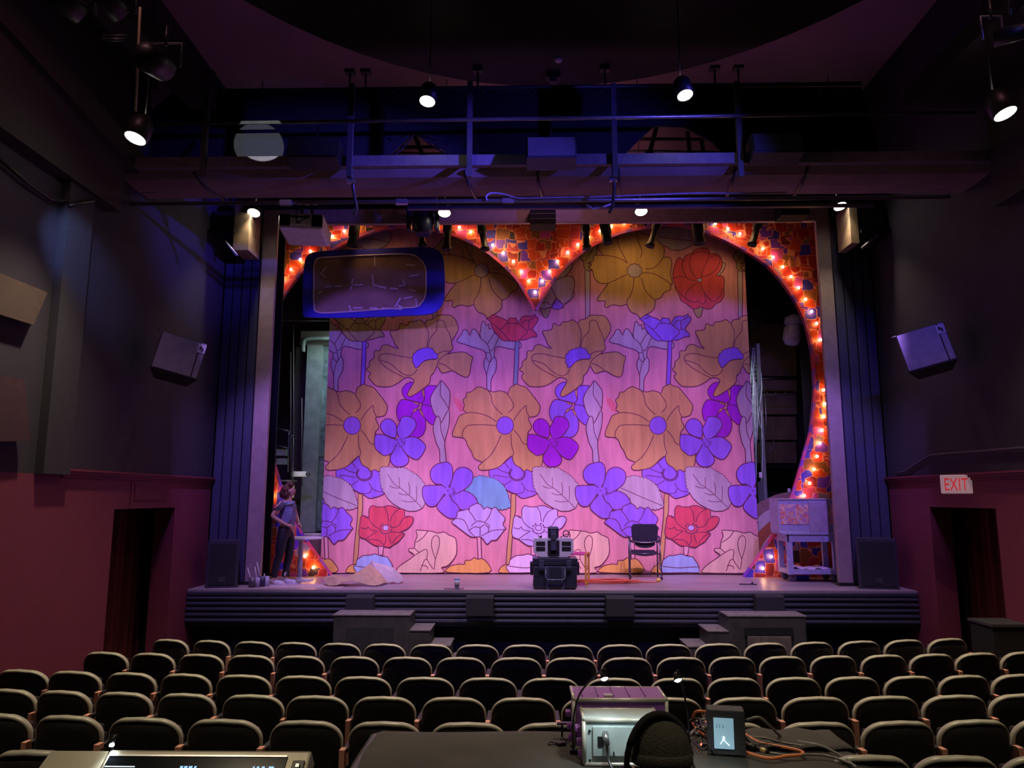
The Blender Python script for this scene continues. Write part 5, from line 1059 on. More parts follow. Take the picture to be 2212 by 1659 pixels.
# stool for seated person
st=thing('office_stool','dark stool under the seated person in the beanie','stool',(hp.x,2.5,0.47))
b=MB();hgt=zt-.26-.79-.47;b.lathe([(.2,hgt-.05),(.21,hgt-.02),(.19,hgt)],KM,24);b.build('seat',parent=st)
b=MB();b.lathe([(.2,0),(.2,.02),(.03,.05),(.03,hgt-.05)],STD,20);b.build('base',parent=st)
# ================================================================== theatre seats
M_sb=mat('seat_back_black',(.012,.010,.011),.75,var=.1);M_rim=mat('seat_rim_highlight',(.40,.385,.31),.36,var=.08);M_fab=mat('seat_fabric',(.02,.012,.014),.95);M_post=mat('arm_post_salmon',(.80,.36,.27),.5)  # pale rim colour holds the overhead highlight on the black seat edges
def seat_proto():
    t=thing('theatre_seat','x','seat')
    hw=.243;n=10
    out=[]
    # outline of back (x,z) from bottom-left over the top to bottom-right
    base=[(-.215,-.50),(-.238,-.36),(-.243,-.22)]
    for i in range(n+1):
        a=PI-PI/2*i/n;out.append((-hw+.150+.150*math.cos(a),-.125+.118*math.sin(a)))
    arc=out;L_=base+arc;Rr=[(-x,z) for x,z in reversed(L_)]
    mid=[(-.045,-.003),(.0,0.0),(.045,-.003)]
    ol=L_+mid+Rr
    def cy(x): return -.9*(x*x)*1.0+.05   # concave towards the stage (ends forward)
    b=MB();grid=[];m=14
    # curved shell: sample columns
    import bisect
    xs=[-hw+2*hw*i/m for i in range(m+1)]
    def ztop(x):
        x=abs(x)
        if x<=.093: return 0-.003*(x/.093)**2-.004*(x/.093)
        d=(x-.093)/.150;return -.007-.118*(1-math.sqrt(max(0,1-min(1,d)**2)))
    def yb(x): return .9*x*x
    vs=[];rows=6
    for i,x in enumerate(xs):
        for j in range(rows+1):
            zt_=ztop(x);zb=-.50;z=zb+(zt_-zb)*j/rows
            vs.append((x,yb(x)-.0+(-z)*.12,z))
    k=len(vs);vs2=[(x,y+.055,z) for x,y,z in vs];fs=[]
    for i in range(m):
        for j in range(rows):
            q=i*(rows+1)+j;fs.append((q,q+rows+1,q+rows+2,q+1));fs.append((k+q,k+q+1,k+q+rows+2,k+q+rows+1))
    for i in range(m):
        q=i*(rows+1)+rows;fs.append((q,q+rows+1,k+q+rows+1,k+q));q=i*(rows+1);fs.append((q,k+q,k+q+rows+1,q+rows+1))
    for j in range(rows):
        q=j;fs.append((q,q+1,k+q+1,k+q));q=m*(rows+1)+j;fs.append((q,k+q,k+q+1,q+1))
    b.add(vs+vs2,fs,M_sb,True);b.build('backrest',parent=t)
    b=MB();pts=[(x,yb(x)+.02+(-z)*.12,z) for x,z in [(-.243,-.30)]+arc+mid+[(-x,z) for x,z in reversed(arc)]+[(.243,-.30)]]
    # flattened bead
    sec=[];vs=[];fs=[]
    pv=[Vector(p) for p in pts];cen=Vector((0,0,-.25))
    for i,p in enumerate(pv):
        tg=(pv[min(i+1,len(pv)-1)]-pv[max(i-1,0)]).normalized();outw=Vector((-tg.z,0,tg.x));outw.normalize()
        if outw.dot(p-Vector((0,p.y,-.25)))<0: outw=-outw
        yv=Vector((0,1,0))
        tp=1 if abs(p.x)<.12 else max(.38,1-(abs(p.x)-.12)/.123*.35-max(0,-p.z-.1)*2.2)  # bead thins towards the sides to fade the painted highlight
        for a,r1,r2 in((-1,-.030,.0),(-.8,-.033,.010),(-.4,-.018,.018),(0,.01,.02),(1,.038,.012),(1,.04,-.004),(0,.0,-.012)):
            vs.append(p+yv*r1*tp+outw*r2*tp)
    w_=7
    for i in range(len(pv)-1):
        for j in range(w_): fs.append((i*w_+j,i*w_+(j+1)%w_,(i+1)*w_+(j+1)%w_,(i+1)*w_+j))
    fs.append(tuple(range(w_)));fs.append(tuple((len(pv)-1)*w_+j for j in range(w_)))
    b.add(vs,fs,M_rim,True);b.build('rim',parent=t)
    b=MB();b.box((-.215,.09,-.48),(.215,.17,-.06),M_fab);b.box((-.22,.12,-.52),(.22,.20,-.12),M_fab);b.build('seat_cushion',parent=t,bevel=.02)
    b=MB();b.box((.253,-.0,-.46),(.291,.06,-.15),M_post);b.box((.256,.04,-.88),(.279,.07,-.46),K);b.build('arm_post',parent=t,bevel=.003)
    b=MB();b.box((.251,.06,-.19),(.293,.36,-.16),K);b.build('armrest',parent=t,bevel=.008)
    b=MB();b.box((-.04,.1,-.88),(.04,.16,-.48),K);b.box((-.15,.04,-.88),(.15,.2,-.86),K);b.build('stand',parent=t)
    return t
rows=[
 ('front row',8.4,[(360,1386),(450,1386),(542,1388),(634,1392),(730,1394),(827,1397),(929,1397),(1030,1397),(1132,1396),(1235,1397),(1341,1397),(1448,1396),(1555,1394),(1660,1392),(1761,1391),(1864,1388),(1962,1386),(2056,1384)],1,(1132,1396)),
 ('second row',7.5,[(219,1413),(321,1416),(427,1417),(535,1419),(644,1422),(762,1424),(877,1425),(994,1425),(1115,1425),(1235,1426),(1356,1424),(1475,1424),(1587,1422),(1697,1422),(1808,1421),(1918,1421),(2023,1419),(2122,1415),(2222,1411)],1,(1115,1425)),
 ('third row',6.6,[(37,1450),(150,1456),(273,1460),(393,1461),(519,1464),(649,1466),(780,1469),(916,1470),(1053,1470),(1190,1469),(1329,1469),(1466,1470),(1592,1469),(1721,1469),(1850,1468),(1976,1467),(2094,1465),(2210,1462)],1,(1053,1470)),
 ('fourth row',5.75,[(7,1495),(125,1500),(256,1503),(393,1504),(539,1504),(679,1511),(826,1514),(978,1514),(1130,1514),(1287,1513),(1448,1513),(1611,1514),(1770,1514),(1925,1512),(2075,1509),(2222,1504)],1,(1130,1514)),
 ('fifth row',4.97,[(-20,1549),(134,1553),(301,1560),(475,1563),(654,1566),(827,1568),(1010,1568),(1195,1568),(1385,1569),(1580,1570),(1775,1571),(1953,1568),(2119,1564),(2280,1558)],1,(1030,1568)),
 ('rearmost row',4.15,[(54,1636),(-150,1630),(1890,1655),(2082,1654),(2275,1648)],1,(1100,1645)),
]
ords=['first','second','third','fourth','fifth','sixth','seventh','eighth','ninth','tenth','eleventh','twelfth','thirteenth','fourteenth','fifteenth','sixteenth','seventeenth','eighteenth','nineteenth']
proto=seat_proto();used=False
for rn,Yc,tops,_,ref in rows:
    Zt=AY(ref[0],ref[1],Yc).z
    tops=sorted(tops);ps=[AZ(x,y,Zt) for x,y in tops]
    if rn=='rearmost row':
        for i,p_ in enumerate(ps): p_.y=4.2;p_.x=AY(tops[i][0],tops[i][1],4.2).x
    # smooth the arc: fit y = a + b x + c x^2
    xs=[p_.x for p_ in ps];ys=[p_.y for p_ in ps];n=len(xs)
    if n>5:
        import itertools
        S0=[sum(x**k for x in xs) for k in range(5)];T0=[sum(y*x**k for x,y in zip(xs,ys)) for k in range(3)]
        A=Matrix(((S0[0],S0[1],S0[2]),(S0[1],S0[2],S0[3]),(S0[2],S0[3],S0[4])));a_,b_,c_=A.inverted()@Vector(T0)
    else: a_,b_,c_=4.2,0,0
    for i,p_ in enumerate(ps):
        px=tops[i][0]
        if rn=='rearmost row': y=4.2
        else: y=a_+b_*p_.x+c_*p_.x**2
        x=AY(px,tops[i][1],y).x;z=AY(px,tops[i][1],y).z
        nb=[abs(ps[j].x-p_.x) for j in(i-1,i+1) if 0<=j<n]
        scl=min(nb)/.545 if n>5 else .9
        scl=max(.86,min(1.12,scl))
        ang=math.atan(b_+2*c_*p_.x)
        o=proto if not used else copy_tree(proto);used=True
        o.location=(x,y,Zt);o.rotation_euler=(0,0,ang);o.scale=(scl,1,1)
        q=len(ps)
        o['label']='black theatre seat back in the %s, %s from the left'%(rn+(' nearest the stage' if rn=='front row' else ''),ords[i])
        o['group']='theatre seats in the %s'%rn
# ================================================================== tech table and gear
TX0,TX1,TY0,TY1,TZ=-.935,1.86,3.55,4.74,1.15
M_cl=mat('black_tablecloth',(.052,.048,.045),.9,var=.15,scale=3,bump=.35,bscale=5)
t=thing('folding_table','long folding table hidden under the black cloth','table',(.5,4.15,.35))
b=MB();b.box((TX0+.02,TY0+.02,TZ-.04),(TX1-.02,TY1-.02,TZ-.008),STD);P(b,'tabletop',t)
for x in(TX0+.2,TX1-.2):
    for y in(TY0+.12,TY1-.12): b=MB();b.tube([(x,y,.30),(x,y,TZ-.04)],.016,STD);P(b,'leg',t)
b=MB();nx,ny=40,18;vs=[];fs=[]
for j in range(ny+1):
    for i in range(nx+1):
        x=TX0+(TX1-TX0)*i/nx;y=TY0+(TY1-TY0)*j/ny
        z=TZ+.003*math.sin(x*7+y*3)+.002*math.sin(y*11-x*4)
        if i==0 or i==nx: z-=.02
        vs.append((x,y,z))
for j in range(ny):
    for i in range(nx): q=j*(nx+1)+i;fs.append((q,q+1,q+nx+2,q+nx+1))
# hanging skirt
ring=[(j*(nx+1)) for j in range(ny+1)]+[ny*(nx+1)+i for i in range(1,nx+1)]+[j*(nx+1)+nx for j in range(ny-1,-1,-1)]+[i for i in range(nx-1,0,-1)]
base=len(vs);cxm=(TX0+TX1)/2;cym=(TY0+TY1)/2
for r_,zz in ((1,TZ-.12),(2,TZ-.45)):
    for k,idx in enumerate(ring):
        x,y,z=vs[idx];ox=(-1 if x<=TX0+1e-6 else (1 if x>=TX1-1e-6 else 0));oy=(-1 if y<=TY0+1e-6 else (1 if y>=TY1-1e-6 else 0))
        dd=.012*r_*(1+.8*math.sin(k*.9)*(r_-.5));vs.append((x+ox*dd,y+oy*dd,zz))
nr=len(ring)
for k in range(nr): fs.append((ring[k],ring[(k+1)%nr],base+(k+1)%nr,base+k));fs.append((base+k,base+(k+1)%nr,base+nr+(k+1)%nr,base+nr+k))
b.add(vs,fs,M_cl,True);tag(b.build('black_tablecloth'),'black cloth draped over the tech table in the foreground','tablecloth')
# bunched cloth at right rear corner
b=MB();vs=[];fs=[]
for i in range(13):
    for j in range(7): x=1.28+.60*i/12;y=4.42+.34*j/6;vs.append((x,y,TZ+.012+.016*math.sin(i*.7+j*.5)**2*(1 if i<11 else .3)+(-.10 if i==12 else 0)))
for i in range(12):
    for j in range(6): q=7*i+j;fs.append((q,q+1,q+8,q+7))
b.add(vs,fs,M_cl,True);o=b.build('bunched_cloth');sd=o.modifiers.new('s','SOLIDIFY');sd.thickness=.006;tag(o,'bunched end of black cloth at the right rear corner of the table','cloth')
# cases
MAl=mat('aluminium_edge',(.62,.60,.55),.35,metal=.3);MPp=mat('purple_case',(.28,.10,.42),.5,var=.1);MPn=mat('pale_blue_panel',(.42,.50,.52),.5)
def rack(px0,px1,pyt,pyb,Y,d,body,face,label,name,white):
    a=AY(px0,pyb,Y);c=AY(px1,pyt,Y);h=.235 if white else .27
    t=thing(name,label,'equipment case',((a.x+c.x)/2,Y,TZ+.005));w_=c.x-a.x
    b=MB();b.box((-w_/2,0,0),(w_/2,d,h),body);b.build('case_body',parent=t,bevel=.012)
    b=MB();e=.016
    for x in(-w_/2,w_/2): b.tube([(x,-.002,.012),(x,-.002,h-.012)],e*.7,MAl)
    for z in(.008,h-.008): b.tube([(-w_/2,-.002,z),(w_/2,-.002,z)],e*.7,MAl);b.tube([(-w_/2,d,z),(w_/2,d,z)],e*.6,MAl)
    for x in(-w_/2,w_/2): b.tube([(x,0,h-.004),(x,d,h-.004)],e*.6,MAl)
    b.build('edge_trim',parent=t)
    if white:
        b=MB();b.box((-w_/2+.045,-.016,.05),(w_/2-.03,-.004,h-.035),MPn);f_=b.build('front_panel',parent=t,bevel=.004)
        b=MB();b.box((-w_/2+.07,-.02,.10),(-w_/2+.10,-.016,.15),K);b.build('socket',parent=f_)
        for k in range(5):
            x=-w_/2+.29+k*.055;b=MB();b.lathe([(.018,0),(.022,.004),(.018,.006)],ST,14,Matrix.Translation((x,-.016,.14))@Matrix.Rotation(PI/2,4,'X'));b.box((x-.008,-.028,.12),(x+.008,-.018,.16),K);b.build('port',parent=f_)
        for k in range(4):
            b=MB();b.box((-w_/2+.15+.06*k,-.02,.05),(-w_/2+.157+.06*k,-.016,.075),K);b.build('switch',parent=f_)
        for x in(-w_/2+.03,w_/2-.03):
            for z in(.03,h-.06): b=MB();b.lathe([(.007,0),(.007,.004)],K,8,Matrix.Translation((x,-.004,z))@Matrix.Rotation(PI/2,4,'X'));b.build('screw',parent=t)
    for k,z in enumerate((.04,.10,.17)):
        b=MB();b.cbox((-w_/2-.012-.008*k,d*.3,z),(.03,.06,.028),MPp);b.build('side_clip',parent=t,bevel=.005)
    return t,w_,h
pw,ww,wh=rack(1262,1425,1562,1628,4.16,.20,MPn,MPn,'pale blue-white panelled equipment case with sockets, left of the seated person','equipment_case',True)
pc,cw,ch=rack(1240,1440,1538,1570,4.42,.27,MPp,MPp,'purple-topped equipment case behind the pale panelled one','purple_equipment_case',False)
b=MB()
for k in range(5): b.box((-cw/2+.05+k*.09,.04,ch+.0),(-cw/2+.055+k*.09,.24,ch+.008),MPp)
b.cbox((-cw/2+.2,.05,ch+.004),(.05,.04,.012),MAl);b.build('lid_detail',parent=pc)
# power cable from the white case
q=pw.location;b=MB();b.tube([(q.x-.09,q.y-.02,q.z+.17),(q.x-.09,q.y-.05,q.z+.15),(q.x-.085,q.y-.045,q.z+.12)],.017,ST,8);b.tube(catmull([(q.x-.085,q.y-.045,q.z+.13),(q.x-.08,q.y-.05,q.z+.05),(q.x-.06,q.y-.10,q.z+.012),(q.x-.03,q.y-.2,q.z+.012),(q.x-.02,q.y-.3,q.z+.012),(q.x-.03,q.y-.45,q.z+.012)],5),.008,STD,6);tag(b.build('power_cord'),'grey power cord plugged into the pale panelled case','cord')
# goosenecks
M_led=mat('led_glow',(1,1,1),.4,emit=(.85,1,.95),estr=60)
for (base,mid,head,lb) in (((1238,1560),(1252,1500),(1306,1467),'thin gooseneck lamp rising left of the purple case with a glowing head'),((1487,1556),(1478,1500),(1465,1470),'thin gooseneck lamp right of the headphones with a glowing head')):
    Yg=4.35;a=AY(*base,Yg);m_=AY(*mid,Yg);c=AY(*head,Yg);t=thing('gooseneck_lamp',lb,'lamp',(a.x,Yg,TZ+.006),0,'gooseneck lamps on the tech table')
    loc=Vector((a.x,Yg,TZ+.006));b=MB();c=AY(*head,4.02);top=c+Vector((0,0,.05));b.tube(catmull([Vector((0,0,0)),a-loc,m_-loc,(m_*.35+top*.65)+Vector((0,0,.012))-loc,top-loc,c+Vector((0,0,.03))-loc],6),.0055,K,6);b.build('neck',parent=t)
    b=MB();h_=c-loc;b.lathe([(.006,.045),(.012,.035),(.024,.0),(.021,.0),(.01,.03)],K,14,Matrix.Translation(h_)@Matrix.Rotation(R(-38),4,'X')@Matrix.Rotation(R(-10),4,'Y'));b.build('lamp_shade',parent=t)
    b=MB();b.lathe([(.020,.004),(.012,-.004),(.001,-.005)],M_led,12,Matrix.Translation(h_)@Matrix.Rotation(R(-38),4,'X')@Matrix.Rotation(R(-10),4,'Y'));b.build('led',parent=t)
    b=MB();b.cbox((0,0,.01),(.04,.03,.02),K);b.build('clip_base',parent=t)
    spot(c+Vector((0,-.01,-.02)),c+Vector((.0,.05,-1)),5.5,(.85,1,.97),120,.8,.02)
# box with touch panel
a=AZ(1541,1628,TZ+.005);cx_=AZ(1575,1633,TZ+.005)
t=thing('control_box','black box with a glowing pale blue touch panel, right of the seated person','control box',(cx_.x,cx_.y+.05,TZ+.007),R(-10))
b=MB();b.box((-.10,-.055,0),(.10,.055,.235),mat('charcoal_box',(.055,.055,.065),.7,bump=.3,bscale=60));b.build('box_body',parent=t,bevel=.008)
b=MB();b.box((-.068,-.062,.035),(.038,-.055,.195),mat('panel_glow',(.4,.6,.7),.4,emit=(.35,.62,.80),estr=.42));pn=b.build('touch_panel',parent=t,bevel=.003)
b=MB();b.ball((-.017,-.064,.092),(.006,.003,.010),mat('panel_white',(1,1,1),.4,emit=(.9,1,1),estr=1.5),8,6);b.tube([(-.02,-.064,.085),(-.035,-.064,.06)],.0016,MATS['panel_white'],5)
b.tube([(-.020,-.064,.085),(.012,-.064,.055)],.0016,MATS['panel_white'],5)
b.build('screen_mark',parent=pn)
b=MB()
for k,x in enumerate((-.055,-.04,-.022)): b.tube([(x,-.064,.165),(x+.006,-.064,.15),(x,-.064,.145)],.0013,mat('panel_ink',(.15,.3,.4),.5),5)
b.build('screen_mark',parent=pn)
def tcable(pts,r,m,name,label,Z=TZ+.02,lift=None):
    b=MB();pp=[]
    for i,(x,y) in enumerate(pts):
        p_=AZ(x,y,Z);
        if lift and lift[i]: q_=AZ(lift[i][0],lift[i][1],Z);p_=AY(x,y,q_.y)
        pp.append(p_)
    b.tube(catmull([tuple(p_) for p_ in pp],6),r,m,8);return tag(b.build(name),label,'cable')
M_oc=mat('orange_cable',(.80,.24,.08),.45);M_gc=mat('grey_glossy_cable',(.16,.16,.155),.3)
tcable([(1607,1585),(1640,1604),(1680,1612),(1728,1622),(1732,1630),(1700,1633),(1660,1638),(1610,1625)],.009,M_oc,'orange_cable','thick orange cable looping right of the control box')
tcable([(1546,1552),(1532,1540),(1505,1537),(1496,1555),(1505,1575),(1530,1592),(1545,1590)],.008,M_oc,'orange_cable','orange cable arching over the tangle left of the control box',lift=[(1546,1580),(1532,1585),(1505,1588),None,None,None,None])
tcable([(1612,1556),(1640,1550),(1665,1570),(1690,1592),(1730,1603),(1775,1612),(1820,1635),(1850,1659)],.008,M_gc,'grey_cable','glossy grey cable running from the control box off the right table end',lift=[(1612,1600),(1640,1600),(1665,1600),None,None,None,None,None])
tcable([(1613,1614),(1640,1622),(1700,1631),(1760,1630),(1800,1636),(1850,1655)],.007,M_gc,'grey_cable','thin dark cable under the orange loop right of the control box')
tcable([(1610,1590),(1660,1596),(1690,1604),(1740,1612)],.005,M_gc,'grey_cable','thin pale cable between the black cloth and the orange loop')
b=MB();a=AZ(1614,1612,TZ+.03);c=AZ(1660,1624,TZ+.03);b.tube([a,a*.6+c*.4],[.022,.02],K,12);b.tube([a*.6+c*.4,c],[.013,.012],K,10);b.tube([a*.35+c*.65,a*.1+c*.9],.0145,mat('brass_ring',(.6,.5,.2),.35,metal=.5),10);tag(b.build('cable_connector'),'black round cable connector with yellow ring beside the control box','connector')
rr=random.Random(3)
for i in range(9):
    x=1478+rr.random()*30;y=1556+rr.random()*45;pts=[(x,y)]
    for k in range(5): x+=rr.uniform(2,15);y+=rr.uniform(-12,16);y=max(1553,min(1620,y));x=min(x,1536);pts.append((x,y))
    tcable(pts,.006,K if i%3 else M_gc,'tangled_cable','thin dark cable in the tangle between the headphones and the control box',Z=TZ+.015+.006*i)['group']='tangled cables left of the control box'
b=MB();a=AZ(1515,1608,TZ+.03);b.ball(tuple(a),.006,mat('red_led',(1,.1,.05),.4,emit=(1,.08,.04),estr=8),8,6);b.cbox(tuple(a+Vector((.03,.01,-.006))),(.06,.03,.02),K);tag(b.build('usb_box'),'tiny black adapter with a glowing red light in the cable tangle','adapter')
a=AZ(1212,1606,TZ+.01);b=MB();b.cbox(tuple(a),(.05,.03,.014),K,rot=(0,0,.4));b.tube(catmull([tuple(a+Vector((-.03,-.01,0))),tuple(a+Vector((-.07,-.01,0))),tuple(a+Vector((-.06,.03,0))),tuple(a),tuple(a+Vector((.05,.08,.01))),tuple(a+Vector((.07,.18,.05)))],5),.004,K,6);tag(b.build('inline_dongle'),'small black dongle with a thin lead on the cloth left of the cases','adapter')
b=MB();a=AZ(1225,1572,TZ+.05);b.box((a.x-.06,a.y-.02,TZ+.07),(a.x+.10,a.y+.01,TZ+.082),mat('purple_bar',(.12,.07,.18),.5));b.tube([(a.x-.03,a.y,TZ),(a.x-.03,a.y,TZ+.07)],.006,K);b.tube([(a.x+.08,a.y,TZ),(a.x+.08,a.y,TZ+.07)],.006,K);tag(b.build('purple_rest'),'short dark purple bar standing left of the equipment cases','bracket')
# lighting console lower left
Yc=2.25
M_bz=mat('beige_metal',(.30,.27,.21),.42,metal=.2,var=.08);M_scr=mat('black_glass',(.008,.01,.014),.10)
a=AY(100,1617,Yc);c=AY(675,1612,Yc);L0=AY(237,1615,Yc)
t=thing('lighting_console','beige lighting control console with a tilted black screen at lower left','console',((a.x+c.x)/2,Yc,a.z))
tl=R(38);cxm=(a.x+c.x)/2
Mt=Matrix.Rotation(-tl,4,'X')
def lx(px): return AY(px,1615,Yc).x-cxm
x0,x1=lx(238),lx(675);Hs=.36
def tb(b,p0,p1,m): b.box(p0,p1,m,Matrix.Rotation(R(-52),4,'X'))
b=MB();tb(b,(x0,0,-.0),(x1,.06,-Hs),M_bz);b.build('screen_housing',parent=t,bevel=.008)
b=MB();tb(b,(x0+.012,-.005,-.026),(x1-.065,.0,-Hs+.02),M_scr);s_=b.build('screen',parent=t)
b=MB();tb(b,(x0+.012,-.007,-.021),(x1-.065,-.0015,-.026),ST);b.build('screen_edge',parent=s_)
M_ic=mat('icon_blue',(.2,.5,1),.4,emit=(.25,.55,1),estr=.9);M_ic2=mat('icon_pale',(.8,.9,1),.4,emit=(.7,.85,1),estr=.7)
b=MB()
for px,wd in((411,.008),(420,.009),(430,.010),(440,.006),(563,.004),(572,.006),(583,.008),(600,.014)): x=lx(px);tb(b,(x-wd/2,-.0065,-.055),(x+wd/2,-.0055,-.064),M_ic)
b.build('screen_icon',parent=s_)
b=MB();tb(b,(x0+.014,-.0062,-.056),(x0+.10,-.0055,-.059),M_ic2);tb(b,(x0+.014,-.0062,-.068),(x1-.09,-.0055,-.070),M_ic2);b.build('status_line',parent=s_)
x=lx(654);b=MB();tb(b,(x-.017,-.006,-.035),(x+.017,0,-.075),K);tb(b,(x-.006,-.013,-.048),(x+.007,-.006,-.062),ST);b.build('knob',parent=t,bevel=.002)
b=MB();pl=[(lx(100)+.012,0),(x0-.006,0),(x0-.006,-Hs),(lx(100)-.03,-Hs)];b.prism(pl,0.01,.06,M_bz,Matrix.Rotation(R(-52),4,'X'));b.build('side_wing',parent=t,bevel=.012)
b=MB()
for px in(153,172): x=lx(px);tb(b,(x-.006,.004,-.082),(x+.006,.012,-.095),ST)
b.build('button',parent=t)
b=MB();b.box((lx(100)-.02,-.10,-.45),(x1,.16,-.22),M_bz);b.build('base_housing',parent=t,bevel=.01)
st2=thing('console_stand','dark stand under the lighting console','stand',(cxm,2.3,.5))
b=MB();b.box((-.42,-.14,a.z-.5-.49),(.42,.14,a.z-.5-.455),STD);b.build('shelf',parent=st2)
for x in(-.36,.36): b=MB();b.box((x-.02,-.12,-.01),(x+.02,.12,a.z-.5-.49),STD);b.build('leg',parent=st2)
p=AY(238,1606,2.25);t=thing('console_lamp','tiny glowing console lamp at the top of the lighting console','lamp',tuple(p))
b=MB();b.lathe([(.003,.03),(.010,.0),(.009,-.004)],K,12,Matrix.Rotation(R(35),4,'Y'));b.build('lamp_shade',parent=t)
b=MB();b.ball((.006,-.004,-.002),(.009,.006,.006),M_led,10,6);b.build('led',parent=t)
b=MB();b.tube([(.0,.01,.02),(-.002,.02,-.02),(0,.02,-.06)],.004,K,6);b.build('neck',parent=t)
spot(p+Vector((0,-.01,0)),p+Vector((.12,-.25,-.3)),1.0,(.9,1,1),110,.9,.01)
# wall fixtures, detector, box-boom lights
p=AZ(1206,127,8.6);p=Vector((p.x,p.y,8.6));b=MB();b.lathe([(.05,0),(.06,-.01),(.045,-.04),(.02,-.05)],mat('detector',(.5,.42,.48),.5),18,Matrix.Translation(p));tag(b.build('smoke_detector'),'small pale smoke detector on the dark round ceiling','detector')
p=AZ(1195,160,8.6);b=MB();b.cbox((p.x,p.y,8.56),(.2,.12,.08),K);b.cbox((p.x,p.y-.0,8.5),(.1,.1,.08),K);tag(b.build('ceiling_camera'),'small dark device on the ceiling below the smoke detector','device')
b=MB();rp=AY(300,0,5.0);rq=AY(288,265,6.9);b.tube([AY(303,15,6.3),AY(293,240,6.9)],.012,mat('lit_rod',(.35,.28,.16),.4),6);tag(b.build('lamp_rod'),'thin lit rod running down to the far-left pendant','rod')
def boomlight(px,py,Y,tgt,label,m_glow,r=.10,L_=.3):
    p=AY(px,py,Y);d=(Vector(tgt)-p).normalized();Mx=d.to_track_quat('-Z','Y').to_matrix().to_4x4()
    t=thing('boom_light',label,'light fixture',tuple(p));b=MB();b.lathe([(r*.5,L_),(r,L_*.8),(r,0),(r*.85,0),(r*.8,.04)],K,18,Mx);b.build('barrel',parent=t)
    b=MB();b.lathe([(r*.8,.03),(r*.4,.02),(.001,.018)],m_glow,16,Mx);b.build('lens',parent=t)
    b=MB();b.tube([(-r-.02,0,.0),(-r-.02,0,.22),(r+.02,0,.22),(r+.02,0,0)],.01,STD,6);b.tube([(0,0,.2),(0,0,.38)],.015,K);b.build('yoke',parent=t);return p
M_gl=mat('lens_glint',(.05,.04,.03),.12,emit=(1,.65,.4),estr=.35);M_gb=mat('lens_blue',(.05,.05,.4),.2,emit=(.12,.14,1),estr=7)  # weak warm emission imitates reflections in the clear lenses
boomlight(175,30,5.6,(0,12,5),'black boom light at the far upper left corner',M_gl)
boomlight(262,30,5.6,(-1,12,4),'black boom light beside the lit rod at upper left',M_gl)
pw_=boomlight(355,145,5.8,(-2.4,9.5,6.9),'black boom light right of the lit rod at upper left',M_gl,.12)
pb_=boomlight(2145,85,6.0,(-.6,9,6.5),'black boom light glowing blue at upper right',M_gb,.07)
boomlight(2206,30,5.7,(0,12,3),'black boom light glowing blue at the extreme upper right corner',M_gb,.07)
for s_,x,lb in((-1,(160,400),'left'),(1,(2050,2300),'right')):
    b=MB();Yb_=5.7;z=AY(260,-20,Yb_).z if s_<0 else AY(2200,-10,Yb_).z
    b.tube([AY(x[0],-15,Yb_)*1.0,AY(x[1],-15,Yb_)],.025,STD);tag(b.build('boom_pipe'),'dark pipe carrying the boom lights at upper %s'%lb,'pipe')
for (px0,py0,px1,py1) in ((222,78,275,78),(222,86,268,86)):
    b=MB();b.tube([AY(px0,py0,5.5),AY(px1,py1,5.5)],.012,STD,6);tag(b.build('cross_arm'),'short steel arm between the upper left boom lights','pipe','steel arms at upper left')
# right door: dark box near the doorway bottom
p=AX(2165,1345,WR-.15);b=MB();b.box((WR-.45,p.y-.3,0),(WR-.03,p.y+.15,p.z),KM);b.box((WR-.47,p.y-.32,p.z),(WR-.02,p.y+.17,p.z+.03),STD);tag(b.build('black_cabinet'),'low black cabinet standing by the right doorway','cabinet')
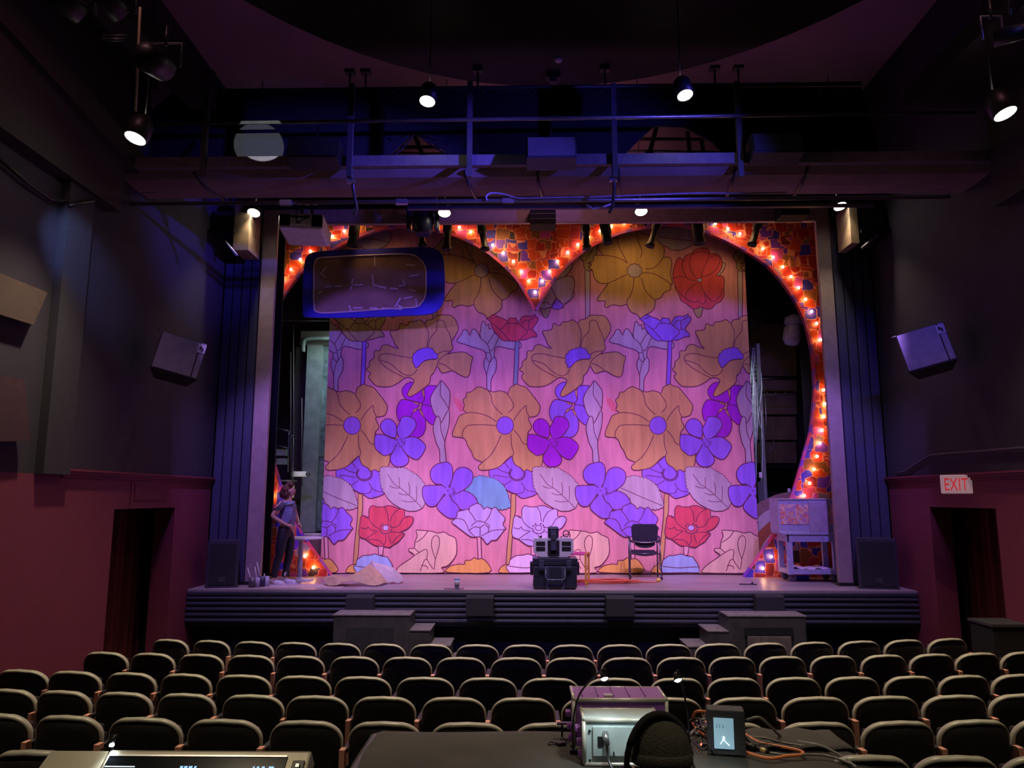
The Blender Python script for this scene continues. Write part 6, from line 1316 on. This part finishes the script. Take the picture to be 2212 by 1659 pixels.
# ================================================================== light
V=(.26,.13,1.0);PK=(1.0,.42,.74);AM=(1,.58,.26)
YL,ZL=9.5,6.05
for x in(-3.1,-1.0,1.3,3.4): spot((x,YL,ZL),(x*.92+.15,14.0,ZL-4.5*math.tan(R(20.5))),EN['LV'],V,54,.3,.06)
for x in(-2.2,.3,2.8): spot((x,YL,ZL),(x*.92+.15,14.0,ZL-4.5*math.tan(R(36))),EN['LP'],PK,58,.9,.06)
for x in(-2.3,.1): spot((x,YL,ZL),(x,13.9,1.6),EN['LC'],(1.0,.58,.95),34,1.0,.1)
spot((2.3,YL,ZL),(2.5,13.9,1.6),EN['LC']*.8,(1.0,.58,.95),34,1.0,.1)
spot((.5,10.4,8.3),(.5,12.4,8.2),45,(1,.4,.5),150,1,.2)  # pink spot added to brighten the wall beyond the drape gaps
for x in(-3,-.5,2.0,3.9): spot((x,13.0,7.55),(x,14.0,5.6),EN['LA'],AM,150,1,.25)  # amber fill added behind the header for the top of the drop
for x in(-3.9,-1.5,1.8,4.6): spot((x,YL,ZL),(x*1.0,12.9,1.5),EN['LF'],(.42,.24,1.0),58,.7,.06)
def fwd(p,t,d=.45): t=Vector(t);return p+(t-p).normalized()*d
spot(fwd(pb_,(-.9,9.0,6.7)),(-.9,8.8,6.7),EN['LB'],(.12,.08,1),22,1.0,.05)
spot(fwd(pb_,(1.5,9.0,6.6)),(1.5,8.8,6.6),EN['LB']*.16,(.10,.08,1),52,1.0,.05)
spot((4.6,3.2,6.6),(5.2,12.4,4.2),650,(.08,.06,1),22,1.0,.05)
spot((-3.9,3.2,6.6),(-4.9,12.4,3.0),110,(.10,.08,1),26,1.0,.05)
spot((0,4.0,7.4),(.3,11.8,.9),380,(.22,.12,1),70,1.0,.1)
tg=AY(560,314,9.5);p_=Vector((.7,-.9,3.6));spot(p_,tg,9500,(.92,1,.92),2*math.degrees(math.atan(.325/(tg-p_).length)),.05,.008)
spot((-4.2,6.6,5.9),(-5.1,8.05,5.3),170,(.35,.5,1),34,.9,.03)
area((-3.7,15.2,5.9),(-4.1,16.2,3.5),EN['LK'],(.75,1,.97),.5,1.2);area((4.0,14.9,5.2),(4.2,15.6,3.4),EN['LK']*.3,(.8,1,.97),.4,1.0)
area((-4.4,14.3,2.6),(-4.9,16.2,3.2),EN['LK']*.12,(1,.8,.6),.5,.5);area((4.9,14.2,4.6),(4.8,16.5,4.2),EN['LK']*.12,(1,.6,.5),.5,.5)
for x in(-3.6,4.3): spot((x,4.6,8.2),(x*1.35,9.6,2.2),EN['LW'],(1,.42,.48),80,1,.3)
